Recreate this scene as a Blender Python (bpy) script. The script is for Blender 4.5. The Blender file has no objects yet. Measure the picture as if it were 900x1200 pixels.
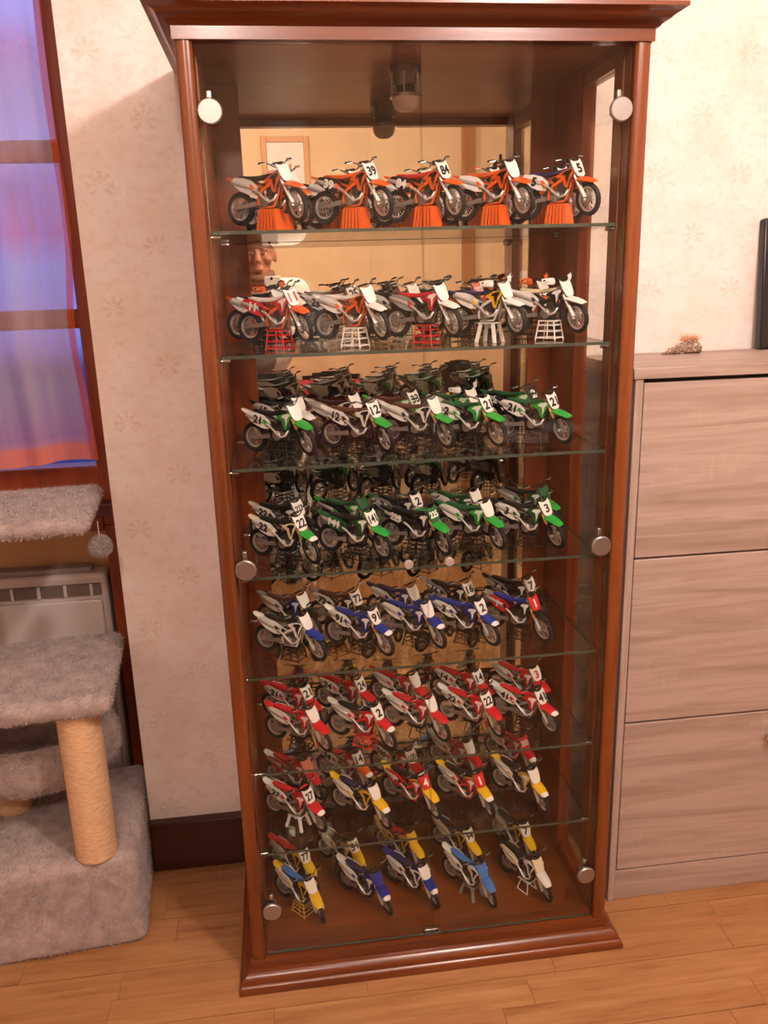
import bpy, bmesh, math, random
from mathutils import Vector, Matrix
random.seed(7)
sc = bpy.context.scene
COL = sc.collection

# ------------------------------------------------------------------ camera, sky, light, exposure
CAM = Vector((-0.2687, -1.5201, 1.4928)); YAW, PIT, ROL, FPX = 0.1216, 0.2772, -0.0287, 974.6
fw = Vector((math.sin(YAW)*math.cos(PIT), math.cos(YAW)*math.cos(PIT), -math.sin(PIT)))
rt = Vector((math.cos(YAW), -math.sin(YAW), 0)); up = rt.cross(fw)
r2 = rt*math.cos(ROL)+up*math.sin(ROL); u2 = -rt*math.sin(ROL)+up*math.cos(ROL)
cd = bpy.data.cameras.new('camera'); cam = bpy.data.objects.new('camera', cd); COL.objects.link(cam)
m = Matrix((r2, u2, -fw)).transposed().to_4x4(); m.translation = CAM; cam.matrix_world = m
cd.sensor_fit = 'VERTICAL'; cd.sensor_height = 36.0; cd.sensor_width = 27.0; cd.lens = FPX*36/1200
cd.clip_start = 0.02; cd.clip_end = 200
sc.camera = cam
vs = sc.view_settings
sc.display_settings.display_device = 'sRGB'
vs.view_transform = 'Standard'; vs.look = 'None'; vs.gamma = 1; vs.use_curve_mapping = False
vs.exposure = 0.0
sc.cycles.transparent_max_bounces = 40
sc.cycles.max_bounces = 10
sc.cycles.sample_clamp_indirect = 6

def lin(h):
    h = h.lstrip('#'); out = []
    for i in (0, 2, 4):
        c = int(h[i:i+2], 16)/255
        out.append(c/12.92 if c <= 0.04045 else ((c+0.055)/1.055)**2.4)
    return (*out, 1)

W = bpy.data.worlds.new('dusk_sky'); sc.world = W; W.use_nodes = True
nt = W.node_tree; bg = nt.nodes['Background']
tc = nt.nodes.new('ShaderNodeTexCoord'); sp = nt.nodes.new('ShaderNodeSeparateXYZ'); cr = nt.nodes.new('ShaderNodeValToRGB')
nt.links.new(tc.outputs['Generated'], sp.inputs[0]); nt.links.new(sp.outputs['Z'], cr.inputs[0]); nt.links.new(cr.outputs[0], bg.inputs[0])
mp0 = nt.nodes.new('ShaderNodeMapRange'); nt.links.new(sp.outputs['Z'], mp0.inputs[0]); mp0.inputs[1].default_value = -1; mp0.inputs[2].default_value = 1
nt.links.new(mp0.outputs[0], cr.inputs[0])
e = cr.color_ramp.elements; e[0].position = 0.455; e[0].color = lin('#2c3a78'); e[1].position = 0.47; e[1].color = lin('#7f84cc')
k = e.new(0.62); k.color = lin('#b4aae6')
bg.inputs[1].default_value = 1.25

def lamp(name, loc, power, color, radius):
    l = bpy.data.lights.new(name, 'POINT'); l.energy = power; l.color = color; l.shadow_soft_size = radius
    o = bpy.data.objects.new(name, l); COL.objects.link(o); o.location = loc; return o
lamp('added_fill_light', (-0.45, -2.3, 2.52), 56, (1.0, 0.85, 0.77), 0.08)  # unseen fill light, added to brighten the far wall and the bikes' shaded sides
lamp('ceiling_lamp', (0.45, -1.15, 2.36), 86, (1.0, 0.85, 0.79), 0.07)      # the room's own lamp, above the frame

# ------------------------------------------------------------------ materials
def newmat(name):
    m = bpy.data.materials.new(name); m.use_nodes = True
    nt = m.node_tree; b = nt.nodes['Principled BSDF']; return m, nt, b
_pl = {}
def plain(hexcol, rough=0.4, metal=0.0, spec=0.5):
    key = (hexcol, rough, metal)
    if key not in _pl:
        m, nt, b = newmat('paint_'+hexcol.strip('#'))
        b.inputs['Base Color'].default_value = lin(hexcol); b.inputs['Roughness'].default_value = rough; b.inputs['Metallic'].default_value = metal
        b.inputs['Specular IOR Level'].default_value = spec
        _pl[key] = m
    return _pl[key]
class N:
    def __init__(s, nt): s.nt = nt
    def new(s, t, **kw):
        n = s.nt.nodes.new('ShaderNode'+t)
        for k, v in kw.items(): setattr(n, k, v)
        return n
    def link(s, a, b): s.nt.links.new(a, b)
    def math(s, op, a, b=None, c=None):
        n = s.new('Math', operation=op)
        for i, v in enumerate((a, b, c)):
            if v is None: continue
            if isinstance(v, (int, float)): n.inputs[i].default_value = v
            else: s.link(v, n.inputs[i])
        return n.outputs[0]
    def noise(s, vec, scale, detail=4, rough=0.55):
        n = s.new('TexNoise'); n.inputs['Scale'].default_value = scale; n.inputs['Detail'].default_value = detail; n.inputs['Roughness'].default_value = rough
        if vec: s.link(vec, n.inputs['Vector'])
        return n.outputs['Fac']
    def mapping(s, vec, scale=(1, 1, 1), loc=(0, 0, 0), rot=(0, 0, 0)):
        n = s.new('Mapping'); n.inputs['Scale'].default_value = scale; n.inputs['Location'].default_value = loc; n.inputs['Rotation'].default_value = rot
        s.link(vec, n.inputs['Vector']); return n.outputs[0]
    def ramp(s, fac, stops):
        n = s.new('ValToRGB'); s.link(fac, n.inputs[0]); el = n.color_ramp.elements
        while len(el) < len(stops): el.new(0.5)
        for e, (p, c) in zip(el, stops): e.position = p; e.color = lin(c) if isinstance(c, str) else (c, c, c, 1)
        return n.outputs[0]
    def mix(s, fac, a, b, mode='MIX'):
        n = s.new('Mix', data_type='RGBA', blend_type=mode)
        if isinstance(fac, (int, float)): n.inputs[0].default_value = fac
        else: s.link(fac, n.inputs[0])
        for i, v in ((6, a), (7, b)):
            if isinstance(v, str): n.inputs[i].default_value = lin(v)
            else: s.link(v, n.inputs[i])
        return n.outputs[2]
    def bump(s, h, strength, dist, b):
        n = s.new('Bump'); n.inputs['Strength'].default_value = strength; n.inputs['Distance'].default_value = dist
        s.link(h, n.inputs['Height']); s.link(n.outputs[0], b.inputs['Normal'])
    def obj(s): return s.new('TexCoord').outputs['Object']
    def geo(s): return s.new('NewGeometry').outputs['Position']

def wood(name, dark, mid, light, axis='Z', rough=0.28, scale=1.0, coat=0.0):
    m, nt, b = newmat(name); n = N(nt)
    st = {'X': (1.2, 22, 22), 'Y': (22, 1.2, 22), 'Z': (22, 22, 1.2)}[axis]
    v = n.mapping(n.geo(), tuple(q*scale for q in st))
    f = n.noise(v, 1.0, 6, 0.6); g = n.noise(v, 5.0, 3, 0.6)
    f = n.math('ADD', n.math('MULTIPLY', f, 0.75), n.math('MULTIPLY', g, 0.25))
    n.link(n.ramp(f, [(0.32, dark), (0.5, mid), (0.70, light)]), b.inputs['Base Color'])
    b.inputs['Roughness'].default_value = rough; b.inputs['Coat Weight'].default_value = coat; b.inputs['Coat Roughness'].default_value = 0.15
    n.bump(g, 0.06, 0.002, b)
    return m
CH = ('#4f240e', '#6c3514', '#82431a')
M_WOODZ = wood('cherry_wood_upright', *CH, axis='Z', coat=0.15)
M_WOODX = wood('cherry_wood_along', *CH, axis='X', coat=0.15)
M_WOODIN = wood('cherry_wood_inside', '#6c2a0c', '#843810', '#984618', axis='Z', rough=0.35)
M_PANEL = wood('cherry_panel_flat', '#7a4a30', '#8a5838', '#976444', axis='X', rough=0.3)
M_DARK = wood('dark_skirting_wood', '#2c120a', '#3a180d', '#461f10', axis='X', rough=0.35)
M_WIN = wood('window_wood', '#6a2c14', '#82381a', '#944422', axis='Z', rough=0.3)

def m_wallpaper():
    m, nt, b = newmat('cream_wallpaper'); n = N(nt)
    p = n.geo(); s = n.new('SeparateXYZ'); n.link(p, s.inputs[0]); x, z = s.outputs[0], s.outputs[2]
    big = n.noise(p, 9, 4, 0.6); fine = n.noise(p, 70, 4, 0.7)
    base = n.ramp(big, [(0.3, '#e6d6cb'), (0.55, '#efe3dd'), (0.75, '#f3eae6')])
    base = n.mix(n.math('MULTIPLY', fine, 0.35), base, '#f6ece4')
    str_ = n.noise(n.mapping(p, (40, 40, 62), rot=(0, 0.6, 0)), 1.0, 4, 0.7)
    base = n.mix(n.math('MULTIPLY', n.math('GREATER_THAN', str_, 0.56), 0.16), base, '#cfa98a')
    cloud = n.noise(p, 5.5, 5, 0.65)
    base = n.mix(n.math('MULTIPLY', n.math('SUBTRACT', cloud, 0.40), 0.75), base, '#d6ab84')
    # little printed fans on a half-drop grid
    T = 0.205
    row = n.math('FLOOR', n.math('DIVIDE', z, T*0.62))
    xs = n.math('ADD', n.math('DIVIDE', x, T), n.math('MULTIPLY', n.math('MODULO', n.math('ADD', row, 100), 2), 0.5))
    fx = n.math('SUBTRACT', n.math('FRACT', xs), 0.5); fz = n.math('SUBTRACT', n.math('FRACT', n.math('DIVIDE', z, T*0.62)), 0.32)
    X = n.math('MULTIPLY', fx, T); Z = n.math('MULTIPLY', fz, T*0.62)
    r = n.math('SQRT', n.math('ADD', n.math('MULTIPLY', X, X), n.math('MULTIPLY', Z, Z)))
    th = n.math('ARCTAN2', X, Z)
    pet = n.math('ADD', n.math('COSINE', n.math('MULTIPLY', th, 8.0)), n.math('MULTIPLY', n.math('SINE', n.math('MULTIPLY', r, 520.0)), 0.55))
    m1 = n.math('GREATER_THAN', n.math('ADD', pet, n.math('MULTIPLY', fine, 1.0)), 0.45)
    inr = n.math('MULTIPLY', n.math('LESS_THAN', r, n.math('ADD', 0.020, n.math('MULTIPLY', big, 0.014))), n.math('GREATER_THAN', r, 0.004))
    up_ = n.math('LESS_THAN', n.math('ABSOLUTE', th), 2.5)
    mask = n.math('MULTIPLY', n.math('MULTIPLY', m1, inr), n.math('MULTIPLY', up_, n.math('MULTIPLY', n.noise(p, 45, 3), 0.38)))
    n.link(n.mix(mask, base, '#c08a58'), b.inputs['Base Color'])
    b.inputs['Roughness'].default_value = 0.75
    n.bump(n.math('ADD', fine, str_), 0.35, 0.003, b)
    return m
M_WALL = m_wallpaper()
def m_plaster(name, c1, c2):
    m, nt, b = newmat(name); n = N(nt)
    n.link(n.ramp(n.noise(n.geo(), 6, 4), [(0.35, c1), (0.7, c2)]), b.inputs['Base Color']); b.inputs['Roughness'].default_value = 0.8
    return m
M_FAR = m_plaster('tan_far_wall', '#d4b48e', '#dcbe9a')
M_CEIL = m_plaster('white_ceiling', '#eee6da', '#f3ece2')

def m_plank(name, texture=False):
    m, nt, b = newmat(name); n = N(nt)
    p = n.geo(); oi = n.new('ObjectInfo'); rnd = oi.outputs['Random']
    if texture:
        br = n.new('TexBrick'); br.inputs['Scale'].default_value = 1; br.inputs['Brick Width'].default_value = 0.5; br.inputs['Row Height'].default_value = 0.075
        br.inputs['Mortar Size'].default_value = 0.0015; br.inputs['Color1'].default_value = (0, 0, 0, 1); br.inputs['Color2'].default_value = (1, 1, 1, 1); br.inputs['Mortar'].default_value = (0.2, 0.2, 0.2, 1)
        n.link(p, br.inputs['Vector']); rnd = br.outputs['Color']
    off = n.new('CombineXYZ'); n.link(n.math('MULTIPLY', rnd, 37.0), off.inputs[0]); n.link(n.math('MULTIPLY', rnd, 11.0), off.inputs[1])
    va = n.new('VectorMath', operation='ADD'); n.link(p, va.inputs[0]); n.link(off.outputs[0], va.inputs[1])
    v = n.mapping(va.outputs[0], (3.0, 46, 40)); f = n.noise(v, 1.0, 7, 0.72)
    f2 = n.noise(n.mapping(va.outputs[0], (5, 14, 10)), 1.0, 3)
    c = n.ramp(n.math('ADD', n.math('MULTIPLY', f, 0.7), n.math('MULTIPLY', f2, 0.3)), [(0.34, '#7c4c2a'), (0.46, '#9c6a40'), (0.58, '#aa7a4e'), (0.70, '#b88a5e')])
    c = n.mix(n.math('MULTIPLY', rnd, 0.22), c, '#965f39')
    n.link(c, b.inputs['Base Color']); b.inputs['Roughness'].default_value = 0.34
    n.bump(f, 0.05, 0.002, b)
    return m
M_PLANK = m_plank('oak_plank'); M_FLOOR = m_plank('oak_laminate', True)

def m_sonoma(name, axis):
    m, nt, b = newmat(name); n = N(nt)
    p = n.geo(); st = {'X': (1.1, 15, 15), 'Z': (26, 26, 1.2)}[axis]
    v = n.mapping(p, st)
    d = n.new('TexNoise'); d.inputs['Scale'].default_value = 1.6; d.inputs['Detail'].default_value = 5; d.inputs['Distortion'].default_value = 1.2; n.link(v, d.inputs['Vector'])
    g = n.noise(n.mapping(p, {'X': (5, 130, 130), 'Z': (130, 130, 5)}[axis]), 1.0, 3)
    saw = n.noise(n.mapping(p, (160, 160, 14)), 1.0, 1); patch = n.noise(n.mapping(p, (7, 7, 16)), 1.0, 2)
    c = n.ramp(d.outputs['Fac'], [(0.30, '#927a6d'), (0.45, '#a48c7f'), (0.58, '#b19a8d'), (0.72, '#a38b7e')])
    c = n.mix(n.math('MULTIPLY', n.math('GREATER_THAN', g, 0.60), 0.22), c, '#8d6a55')
    c = n.mix(n.math('MULTIPLY', n.math('MULTIPLY', n.math('GREATER_THAN', saw, 0.60), n.math('GREATER_THAN', patch, 0.60)), 0.08), c, '#dcc3ad')
    n.link(c, b.inputs['Base Color']); b.inputs['Roughness'].default_value = 0.5
    return m
M_OAKX = m_sonoma('pale_oak_along', 'X'); M_OAKZ = m_sonoma('pale_oak_upright', 'Z')

def m_glass(name, tint, dust=0.0, n_ior=1.5):
    m, nt, b = newmat(name); n = N(nt); nt.nodes.remove(b)
    out = [q for q in nt.nodes if q.type == 'OUTPUT_MATERIAL'][0]
    t = n.new('BsdfTransparent'); t.inputs[0].default_value = lin(tint)
    g = n.new('BsdfGlossy'); g.inputs['Roughness'].default_value = 0.0
    bf = n.new('NewGeometry').outputs['Backfacing']
    ior = n.math('ADD', n_ior, n.math('MULTIPLY', bf, 1/n_ior-n_ior))
    fr = n.new('Fresnel'); n.link(ior, fr.inputs['IOR'])
    mx = n.new('MixShader'); n.link(fr.outputs[0], mx.inputs[0]); n.link(t.outputs[0], mx.inputs[1]); n.link(g.outputs[0], mx.inputs[2])
    last = mx.outputs[0]
    if dust:
        df = n.new('BsdfDiffuse'); df.inputs[0].default_value = lin('#c9b6a4')
        sm = n.noise(n.geo(), 7, 4, 0.6)
        m2 = n.new('MixShader'); n.link(n.math('MULTIPLY', n.math('SUBTRACT', sm, 0.25), dust), m2.inputs[0]); n.link(last, m2.inputs[1]); n.link(df.outputs[0], m2.inputs[2]); last = m2.outputs[0]
    n.link(last, out.inputs[0]); return m
M_GLASS = m_glass('door_glass', '#fdfdfb', 0.006, 1.34); M_SHELF = m_glass('shelf_glass', '#fbfdfa', 0.012); M_PANE = m_glass('window_glass', '#f2f2ff')
M_GEDGE = plain('#454c42', 0.2)
M_MIRROR = plain('#e6dfd2', 0.0, 1.0)
M_CHROME = plain('#cfcac6', 0.14, 1.0)
M_STEEL = plain('#b4aca6', 0.32, 1.0)

def m_fur(name, a, b_):
    m, nt, b = newmat(name); n = N(nt); p = n.geo()
    f = n.noise(p, 28, 4, 0.6); g = n.noise(p, 260, 2, 0.6)
    n.link(n.ramp(n.math('ADD', n.math('MULTIPLY', f, 0.7), n.math('MULTIPLY', g, 0.3)), [(0.3, a), (0.68, b_)]), b.inputs['Base Color'])
    b.inputs['Roughness'].default_value = 0.95; b.inputs['Sheen Weight'].default_value = 0.3
    n.bump(g, 0.5, 0.004, b); return m
M_FUR = m_fur('grey_plush', '#85746e', '#bba79f')
def m_sisal():
    m, nt, b = newmat('sisal_rope'); n = N(nt); p = n.geo()
    g = n.noise(n.mapping(p, (60, 60, 300)), 1, 3)
    n.link(n.ramp(g, [(0.3, '#c89a70'), (0.7, '#e2bd96')]), b.inputs['Base Color']); b.inputs['Roughness'].default_value = 0.9
    n.bump(g, 0.5, 0.003, b); return m
M_SISAL = m_sisal()

# ------------------------------------------------------------------ mesh helpers
class MB:
    def __init__(s): s.v = []; s.f = []; s.mi = []; s.cur = 0
    def add(s, vs, fs):
        o = len(s.v); s.v += [Vector(q) for q in vs]
        for f in fs: s.f.append([i+o for i in f]); s.mi.append(s.cur)
        return s
    def box(s, lo, hi, M=None):
        (a, b, c), (d, e, f) = lo, hi
        vs = [Vector(q) for q in ((a, b, c), (d, b, c), (d, e, c), (a, e, c), (a, b, f), (d, b, f), (d, e, f), (a, e, f))]
        if M is not None: vs = [M @ q for q in vs]
        return s.add(vs, [(0, 3, 2, 1), (4, 5, 6, 7), (0, 1, 5, 4), (1, 2, 6, 5), (2, 3, 7, 6), (3, 0, 4, 7)])
    def loft(s, rings, cap=True, closed=True):
        n = len(rings[0]); vs = [p for r in rings for p in r]; fs = []
        for i in range(len(rings)-1):
            for j in range(n if closed else n-1):
                k = (j+1) % n; fs.append((i*n+j, i*n+k, (i+1)*n+k, (i+1)*n+j))
        if cap: fs.append(tuple(range(n))[::-1]); fs.append(tuple((len(rings)-1)*n+j for j in range(n)))
        return s.add(vs, fs)
    def tube(s, pts, r, n=8, cap=True):
        pts = [Vector(p) for p in pts]; rs = r if isinstance(r, (list, tuple)) else [r]*len(pts)
        rings = []; pu = None
        for i, p in enumerate(pts):
            d = (pts[min(i+1, len(pts)-1)]-pts[max(i-1, 0)]).normalized()
            if pu is None:
                pu = d.cross(Vector((0, 0, 1)) if abs(d.z) < 0.9 else Vector((1, 0, 0))).normalized()
            else:
                pu = (pu-d*pu.dot(d)).normalized()
            w = d.cross(pu)
            rings.append([p+(pu*math.cos(a)+w*math.sin(a))*rs[i] for a in (2*math.pi*j/n for j in range(n))])
        return s.loft(rings, cap)
    def lathe(s, prof, c=(0, 0, 0), ax=(0, 0, 1), n=24, cap=True):
        ax = Vector(ax).normalized(); u = ax.cross(Vector((1, 0, 0)) if abs(ax.x) < 0.9 else Vector((0, 0, 1))).normalized(); w = ax.cross(u); c = Vector(c)
        return s.loft([[c+ax*h+(u*math.cos(a)+w*math.sin(a))*max(r, 1e-5) for a in (2*math.pi*j/n for j in range(n))] for r, h in prof], cap)
    def ring(s, prof, c, ax, n=28):    # closed profile swept round an axis
        ax = Vector(ax).normalized(); u = ax.cross(Vector((1, 0, 0)) if abs(ax.x) < 0.9 else Vector((0, 0, 1))).normalized(); w = ax.cross(u); c = Vector(c)
        rings = []
        for j in range(n):
            a = 2*math.pi*j/n; q = prof(j) if callable(prof) else prof
            rings.append([c+ax*h+(u*math.cos(a)+w*math.sin(a))*r for r, h in q])
        m = len(rings[0]); vs = [p for r in rings for p in r]; fs = []
        for i in range(n):
            for j in range(m): fs.append((i*m+j, ((i+1) % n)*m+j, ((i+1) % n)*m+(j+1) % m, i*m+(j+1) % m))
        return s.add(vs, fs)
    def prism(s, poly, off):
        off = Vector(off); n = len(poly); a = [Vector(p) for p in poly]
        return s.add(a+[p+off for p in a], [tuple(range(n))[::-1], tuple(range(n, 2*n))]+[(i, (i+1) % n, n+(i+1) % n, n+i) for i in range(n)])
    def ball(s, c, r, n=12, m=8):
        c = Vector(c); r = Vector((r, r, r)) if isinstance(r, (int, float)) else Vector(r)
        rings = [[c+Vector((r.x*math.sin(t)*math.cos(a), r.y*math.sin(t)*math.sin(a), r.z*math.cos(t))) for a in (2*math.pi*j/n for j in range(n))] for t in (max(1e-3, min(math.pi-1e-3, math.pi*i/m)) for i in range(m+1))]
        return s.loft(rings[::-1], True)
    def capsule(s, p0, r0, p1, r1, n=14):
        p0, p1 = Vector(p0), Vector(p1); L = (p1-p0).length; ax = (p1-p0).normalized(); prof = []
        for i in range(6): t = math.pi/2*(1-i/5); prof.append((r0*math.cos(t), -r0*math.sin(t)))
        for i in range(6): t = math.pi/2*i/5; prof.append((r1*math.cos(t), L+r1*math.sin(t)))
        return s.lathe(prof, p0, ax, n)
    def mesh(s, name, mats, sharp=40, scale=1.0):
        me = bpy.data.meshes.new(name); me.from_pydata([v*scale for v in s.v], [], s.f)
        bm = bmesh.new(); bm.from_mesh(me); bmesh.ops.recalc_face_normals(bm, faces=bm.faces); bm.to_mesh(me); bm.free()
        for q in (mats if isinstance(mats, (list, tuple)) else [mats]): me.materials.append(q)
        if any(s.mi): me.polygons.foreach_set('material_index', s.mi)
        if sharp:
            me.polygons.foreach_set('use_smooth', [True]*len(me.polygons)); me.set_sharp_from_angle(angle=math.radians(sharp))
        me.update(); return me
    def build(s, name, mats, parent=None, sharp=40, bevel=0.0, loc=None):
        o = bpy.data.objects.new(name, s.mesh(name, mats, sharp)); COL.objects.link(o)
        if parent: o.parent = parent
        if loc: o.location = loc
        if bevel:
            bv = o.modifiers.new('bevel', 'BEVEL'); bv.width = bevel; bv.segments = 2; bv.limit_method = 'ANGLE'; bv.angle_limit = 0.7
        return o
def tag(o, label=None, cat=None, group=None, kind=None):
    for k, v in (('label', label), ('category', cat), ('group', group), ('kind', kind)):
        if v: o[k] = v
    return o
def thing(name, loc=(0, 0, 0), rz=0, **kw):
    o = bpy.data.objects.new(name, None); COL.objects.link(o); o.location = loc; o.rotation_euler = (0, 0, rz); o.empty_display_size = 0.05
    return tag(o, **kw)
def box(name, lo, hi, mat, parent=None, bevel=0.0, **kw):
    return tag(MB().box(lo, hi).build(name, mat, parent, bevel=bevel), **kw)
def put(name, me, parent, mat=None):
    o = bpy.data.objects.new(name, me); COL.objects.link(o); o.parent = parent
    if mat is not None: o.material_slots[0].link = 'OBJECT'; o.material_slots[0].material = mat
    return o
def moulding(prof, hw, y0, yb, name, mat, parent):    # profile (outset, z) run round left, front and right, mitred
    rings = []
    for (sx, fy) in ((-1, 0), (-1, 1), (1, 1), (1, 0)):
        rings.append([Vector((sx*(hw+o), (y0-o) if fy else yb, z)) for o, z in prof])
    return MB().loft(rings, True).build(name, mat, parent, sharp=35)

# ------------------------------------------------------------------ the room
YB = 0.42
S = dict(kind='structure')
box('wall_back', (-0.67, YB, 0), (2.2, 0.80, 2.6), M_WALL, **S)
al = MB().box((-2.0, 0.66, 0), (-0.67, 0.80, 0.90)).box((-2.0, 0.66, 2.34), (-0.67, 0.80, 2.6)).box((-2.0, 0.66, 0.9), (-1.72, 0.80, 2.34))
tag(al.build('wall_alcove', m_plaster('alcove_wall', '#c79a6a', '#cfa677')), **S)
box('wall_left', (-2.1, -3.7, 0), (-2.0, 0.8, 2.6), M_WALL, **S)
box('wall_right', (2.2, -3.7, 0), (2.3, 0.8, 2.6), M_WALL, **S)
box('wall_front', (-2.1, -3.8, 0), (2.3, -3.6, 2.6), M_FAR, **S)
box('ceiling', (-2.1, -3.8, 2.6), (2.3, 0.8, 2.7), M_CEIL, **S)
fl = box('floor', (-2.1, -3.8, -0.1), (2.3, 0.8, -0.006), M_FLOOR, **S)
# strips of the laminate, one by one, in the part of the floor the photograph shows
PW = 0.0752; lens = (0.42, 0.55, 0.68); pm = {}
for L in lens:
    for q in (0, 1): pm[L, q] = MB().box((0.0004, 0.0009 if q == 0 else 0.0001, -0.006), (L-0.0004, PW-(0.0001 if q == 0 else 0.0009), 0)).mesh('plank', M_PLANK, 0)
rp = random.Random(3)
for r in range(-5, 9):
    y = -0.084 + r*PW
    if y+PW > 0.655: break
    x = -1.98 + rp.uniform(-0.0, 0.3)
    if y > YB: x = -1.98
    while x < 1.6:
        L = rp.choice(lens)
        if y+PW > YB-0.01 and x+L > -0.68: break
        o = put('plank', pm[L, r % 2], fl); o.location = (x, y, rp.uniform(-0.0004, 0)); x += L
box('baseboard_back', (-0.67, 0.392, 0), (2.19, YB, 0.142), M_DARK, bevel=0.004, **S)
box('trim_1', (-0.732, 0.59, 0), (-0.672, 0.66, 0.9), M_WIN, bevel=0.003, **S)

# window with its frame, bars, pane and sill
wn = thing('window_1', (-1.2, 0.64, 0.9), kind='structure'); O = Vector((-1.2, 0.64, 0.9))
def wbox(n, lo, hi, mat, bv=0.003): return MB().box(Vector(lo)-O, Vector(hi)-O).build(n, mat, wn, bevel=bv)
wbox('frame_stile', (-0.732, 0.59, 0.9), (-0.672, 0.68, 2.34), M_WIN); wbox('frame_stile', (-1.72, 0.59, 0.9), (-1.66, 0.68, 2.34), M_WIN)
wbox('bottom_rail', (-1.66, 0.60, 0.99), (-0.732, 0.66, 1.052), M_WIN); wbox('top_rail', (-1.66, 0.60, 2.28), (-0.732, 0.66, 2.34), M_WIN)
wbox('window_sill', (-1.70, 0.55, 0.93), (-0.672, 0.66, 0.965), plain('#5a3038', 0.12)); wbox('sill_board', (-1.70, 0.585, 0.885), (-0.732, 0.66, 0.93), M_WIN); wbox('sill_board', (-1.66, 0.60, 0.965), (-0.732, 0.66, 0.99), M_WIN)
for z in (1.39, 1.765): wbox('glazing_bar', (-1.66, 0.61, z), (-0.732, 0.65, z+0.045), M_WIN)
wbox('pane', (-1.66, 0.632, 1.052), (-0.732, 0.636, 2.28), M_PANE, 0)

# sheer curtain
def m_sheer():
    m, nt, b = newmat('sheer_voile'); n = N(nt); nt.nodes.remove(b)
    out = [q for q in nt.nodes if q.type == 'OUTPUT_MATERIAL'][0]
    uv = n.new('UVMap').outputs[0]; s = n.new('SeparateXYZ'); n.link(uv, s.inputs[0]); u, v = s.outputs[0], s.outputs[1]
    col = n.ramp(v, [(0.0, '#f08a66'), (0.03, '#ec8a66'), (0.04, '#cf98a0'), (0.14, '#d2bcb0'), (0.22, '#d6b4a2'), (0.36, '#ccc8dc'), (0.42, '#dc8a8c'), (0.50, '#dc9a80'), (0.58, '#d2c4d4'), (0.66, '#ccb0aa'), (0.74, '#d4848a'), (0.80, '#d0bce0'), (1.0, '#d8ccec')])
    edge = n.math('GREATER_THAN', u, 0.980)
    col = n.mix(edge, col, '#d0683e')
    al = n.ramp(v, [(0.0, 0.9), (0.03, 0.9), (0.05, 0.62), (0.36, 0.5), (0.42, 0.6), (0.52, 0.5), (0.72, 0.5), (0.78, 0.14), (1.0, 0.06)])
    wv = n.noise(n.mapping(uv, (26, 0.8, 1)), 1, 2)
    al = n.math('ADD', n.math('MAXIMUM', al, n.math('MULTIPLY', edge, 0.75)), n.math('MULTIPLY', n.math('SUBTRACT', wv, 0.5), 0.45))
    t = n.new('BsdfTransparent'); d = n.new('BsdfDiffuse'); tl = n.new('BsdfTranslucent'); n.link(col, d.inputs[0]); n.link(col, tl.inputs[0])
    a = n.new('MixShader'); a.inputs[0].default_value = 0.4; n.link(d.outputs[0], a.inputs[1]); n.link(tl.outputs[0], a.inputs[2])
    mx = n.new('MixShader'); n.link(al, mx.inputs[0]); n.link(t.outputs[0], mx.inputs[1]); n.link(a.outputs[0], mx.inputs[2]); n.link(mx.outputs[0], out.inputs[0])
    return m
def curtain():
    nx, nz = 90, 40; vsx = []; uvs = []; fs = []
    for j in range(nz+1):
        v = j/nz; z = 1.078+v*1.25
        edge = -0.712-0.016*math.exp(-((z-1.40)/0.14)**2) + 0.004*math.sin(z*9)
        for i in range(nx+1):
            u = i/nx; x = -1.62+(edge+1.62)*u
            y = 0.525+0.014*math.sin(u*34+0.6*math.sin(v*4))*(0.4+0.6*(1-v))+0.006*math.sin(u*71+v*3)
            zz = z+(0.008*math.sin(u*21+1)*(1-v)**6)
            vsx.append((x, y, zz)); uvs.append((u, v))
    for j in range(nz):
        for i in range(nx): fs.append((j*(nx+1)+i, j*(nx+1)+i+1, (j+1)*(nx+1)+i+1, (j+1)*(nx+1)+i))
    me = bpy.data.meshes.new('curtain'); me.from_pydata(vsx, [], fs); ul = me.uv_layers.new()
    for l in me.loops: ul.data[l.index].uv = uvs[l.vertex_index]
    me.polygons.foreach_set('use_smooth', [True]*len(me.polygons)); me.materials.append(m_sheer())
    o = bpy.data.objects.new('curtain', me); COL.objects.link(o)
    return tag(o, 'sheer plaid voile curtain with coral hem in front of the window', 'curtain')
curtain()

# electric panel heater under the window
ht = thing('panel_heater', (-1.16, 0.60, 0.10), label='white electric panel heater with slotted grille below the window', cat='heater'); O = Vector((-1.16, 0.60, 0.10))
M_HEAT = plain('#c8bcb8', 0.4)
def hb(n, lo, hi, mat, bv=0.004): return MB().box(Vector(lo)-O, Vector(hi)-O).build(n, mat, ht, bevel=bv)
hb('body', (-1.60, 0.585, 0.10), (-0.742, 0.655, 0.772), M_HEAT, 0.012); hb('front_panel', (-1.585, 0.572, 0.12), (-0.757, 0.586, 0.705), M_HEAT)
hb('grille', (-1.585, 0.578, 0.716), (-0.757, 0.5852, 0.748), plain('#6e6058', 0.6), 0.001)
for i in range(13): hb('grille_bar', (-1.57+i*0.0655, 0.574, 0.716), (-1.562+i*0.0655, 0.5785, 0.748), M_HEAT, 0.001)
hb('top_grille', (-1.2, 0.60, 0.772), (-0.78, 0.64, 0.786), plain('#8f827c', 0.5), 0.002)

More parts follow.
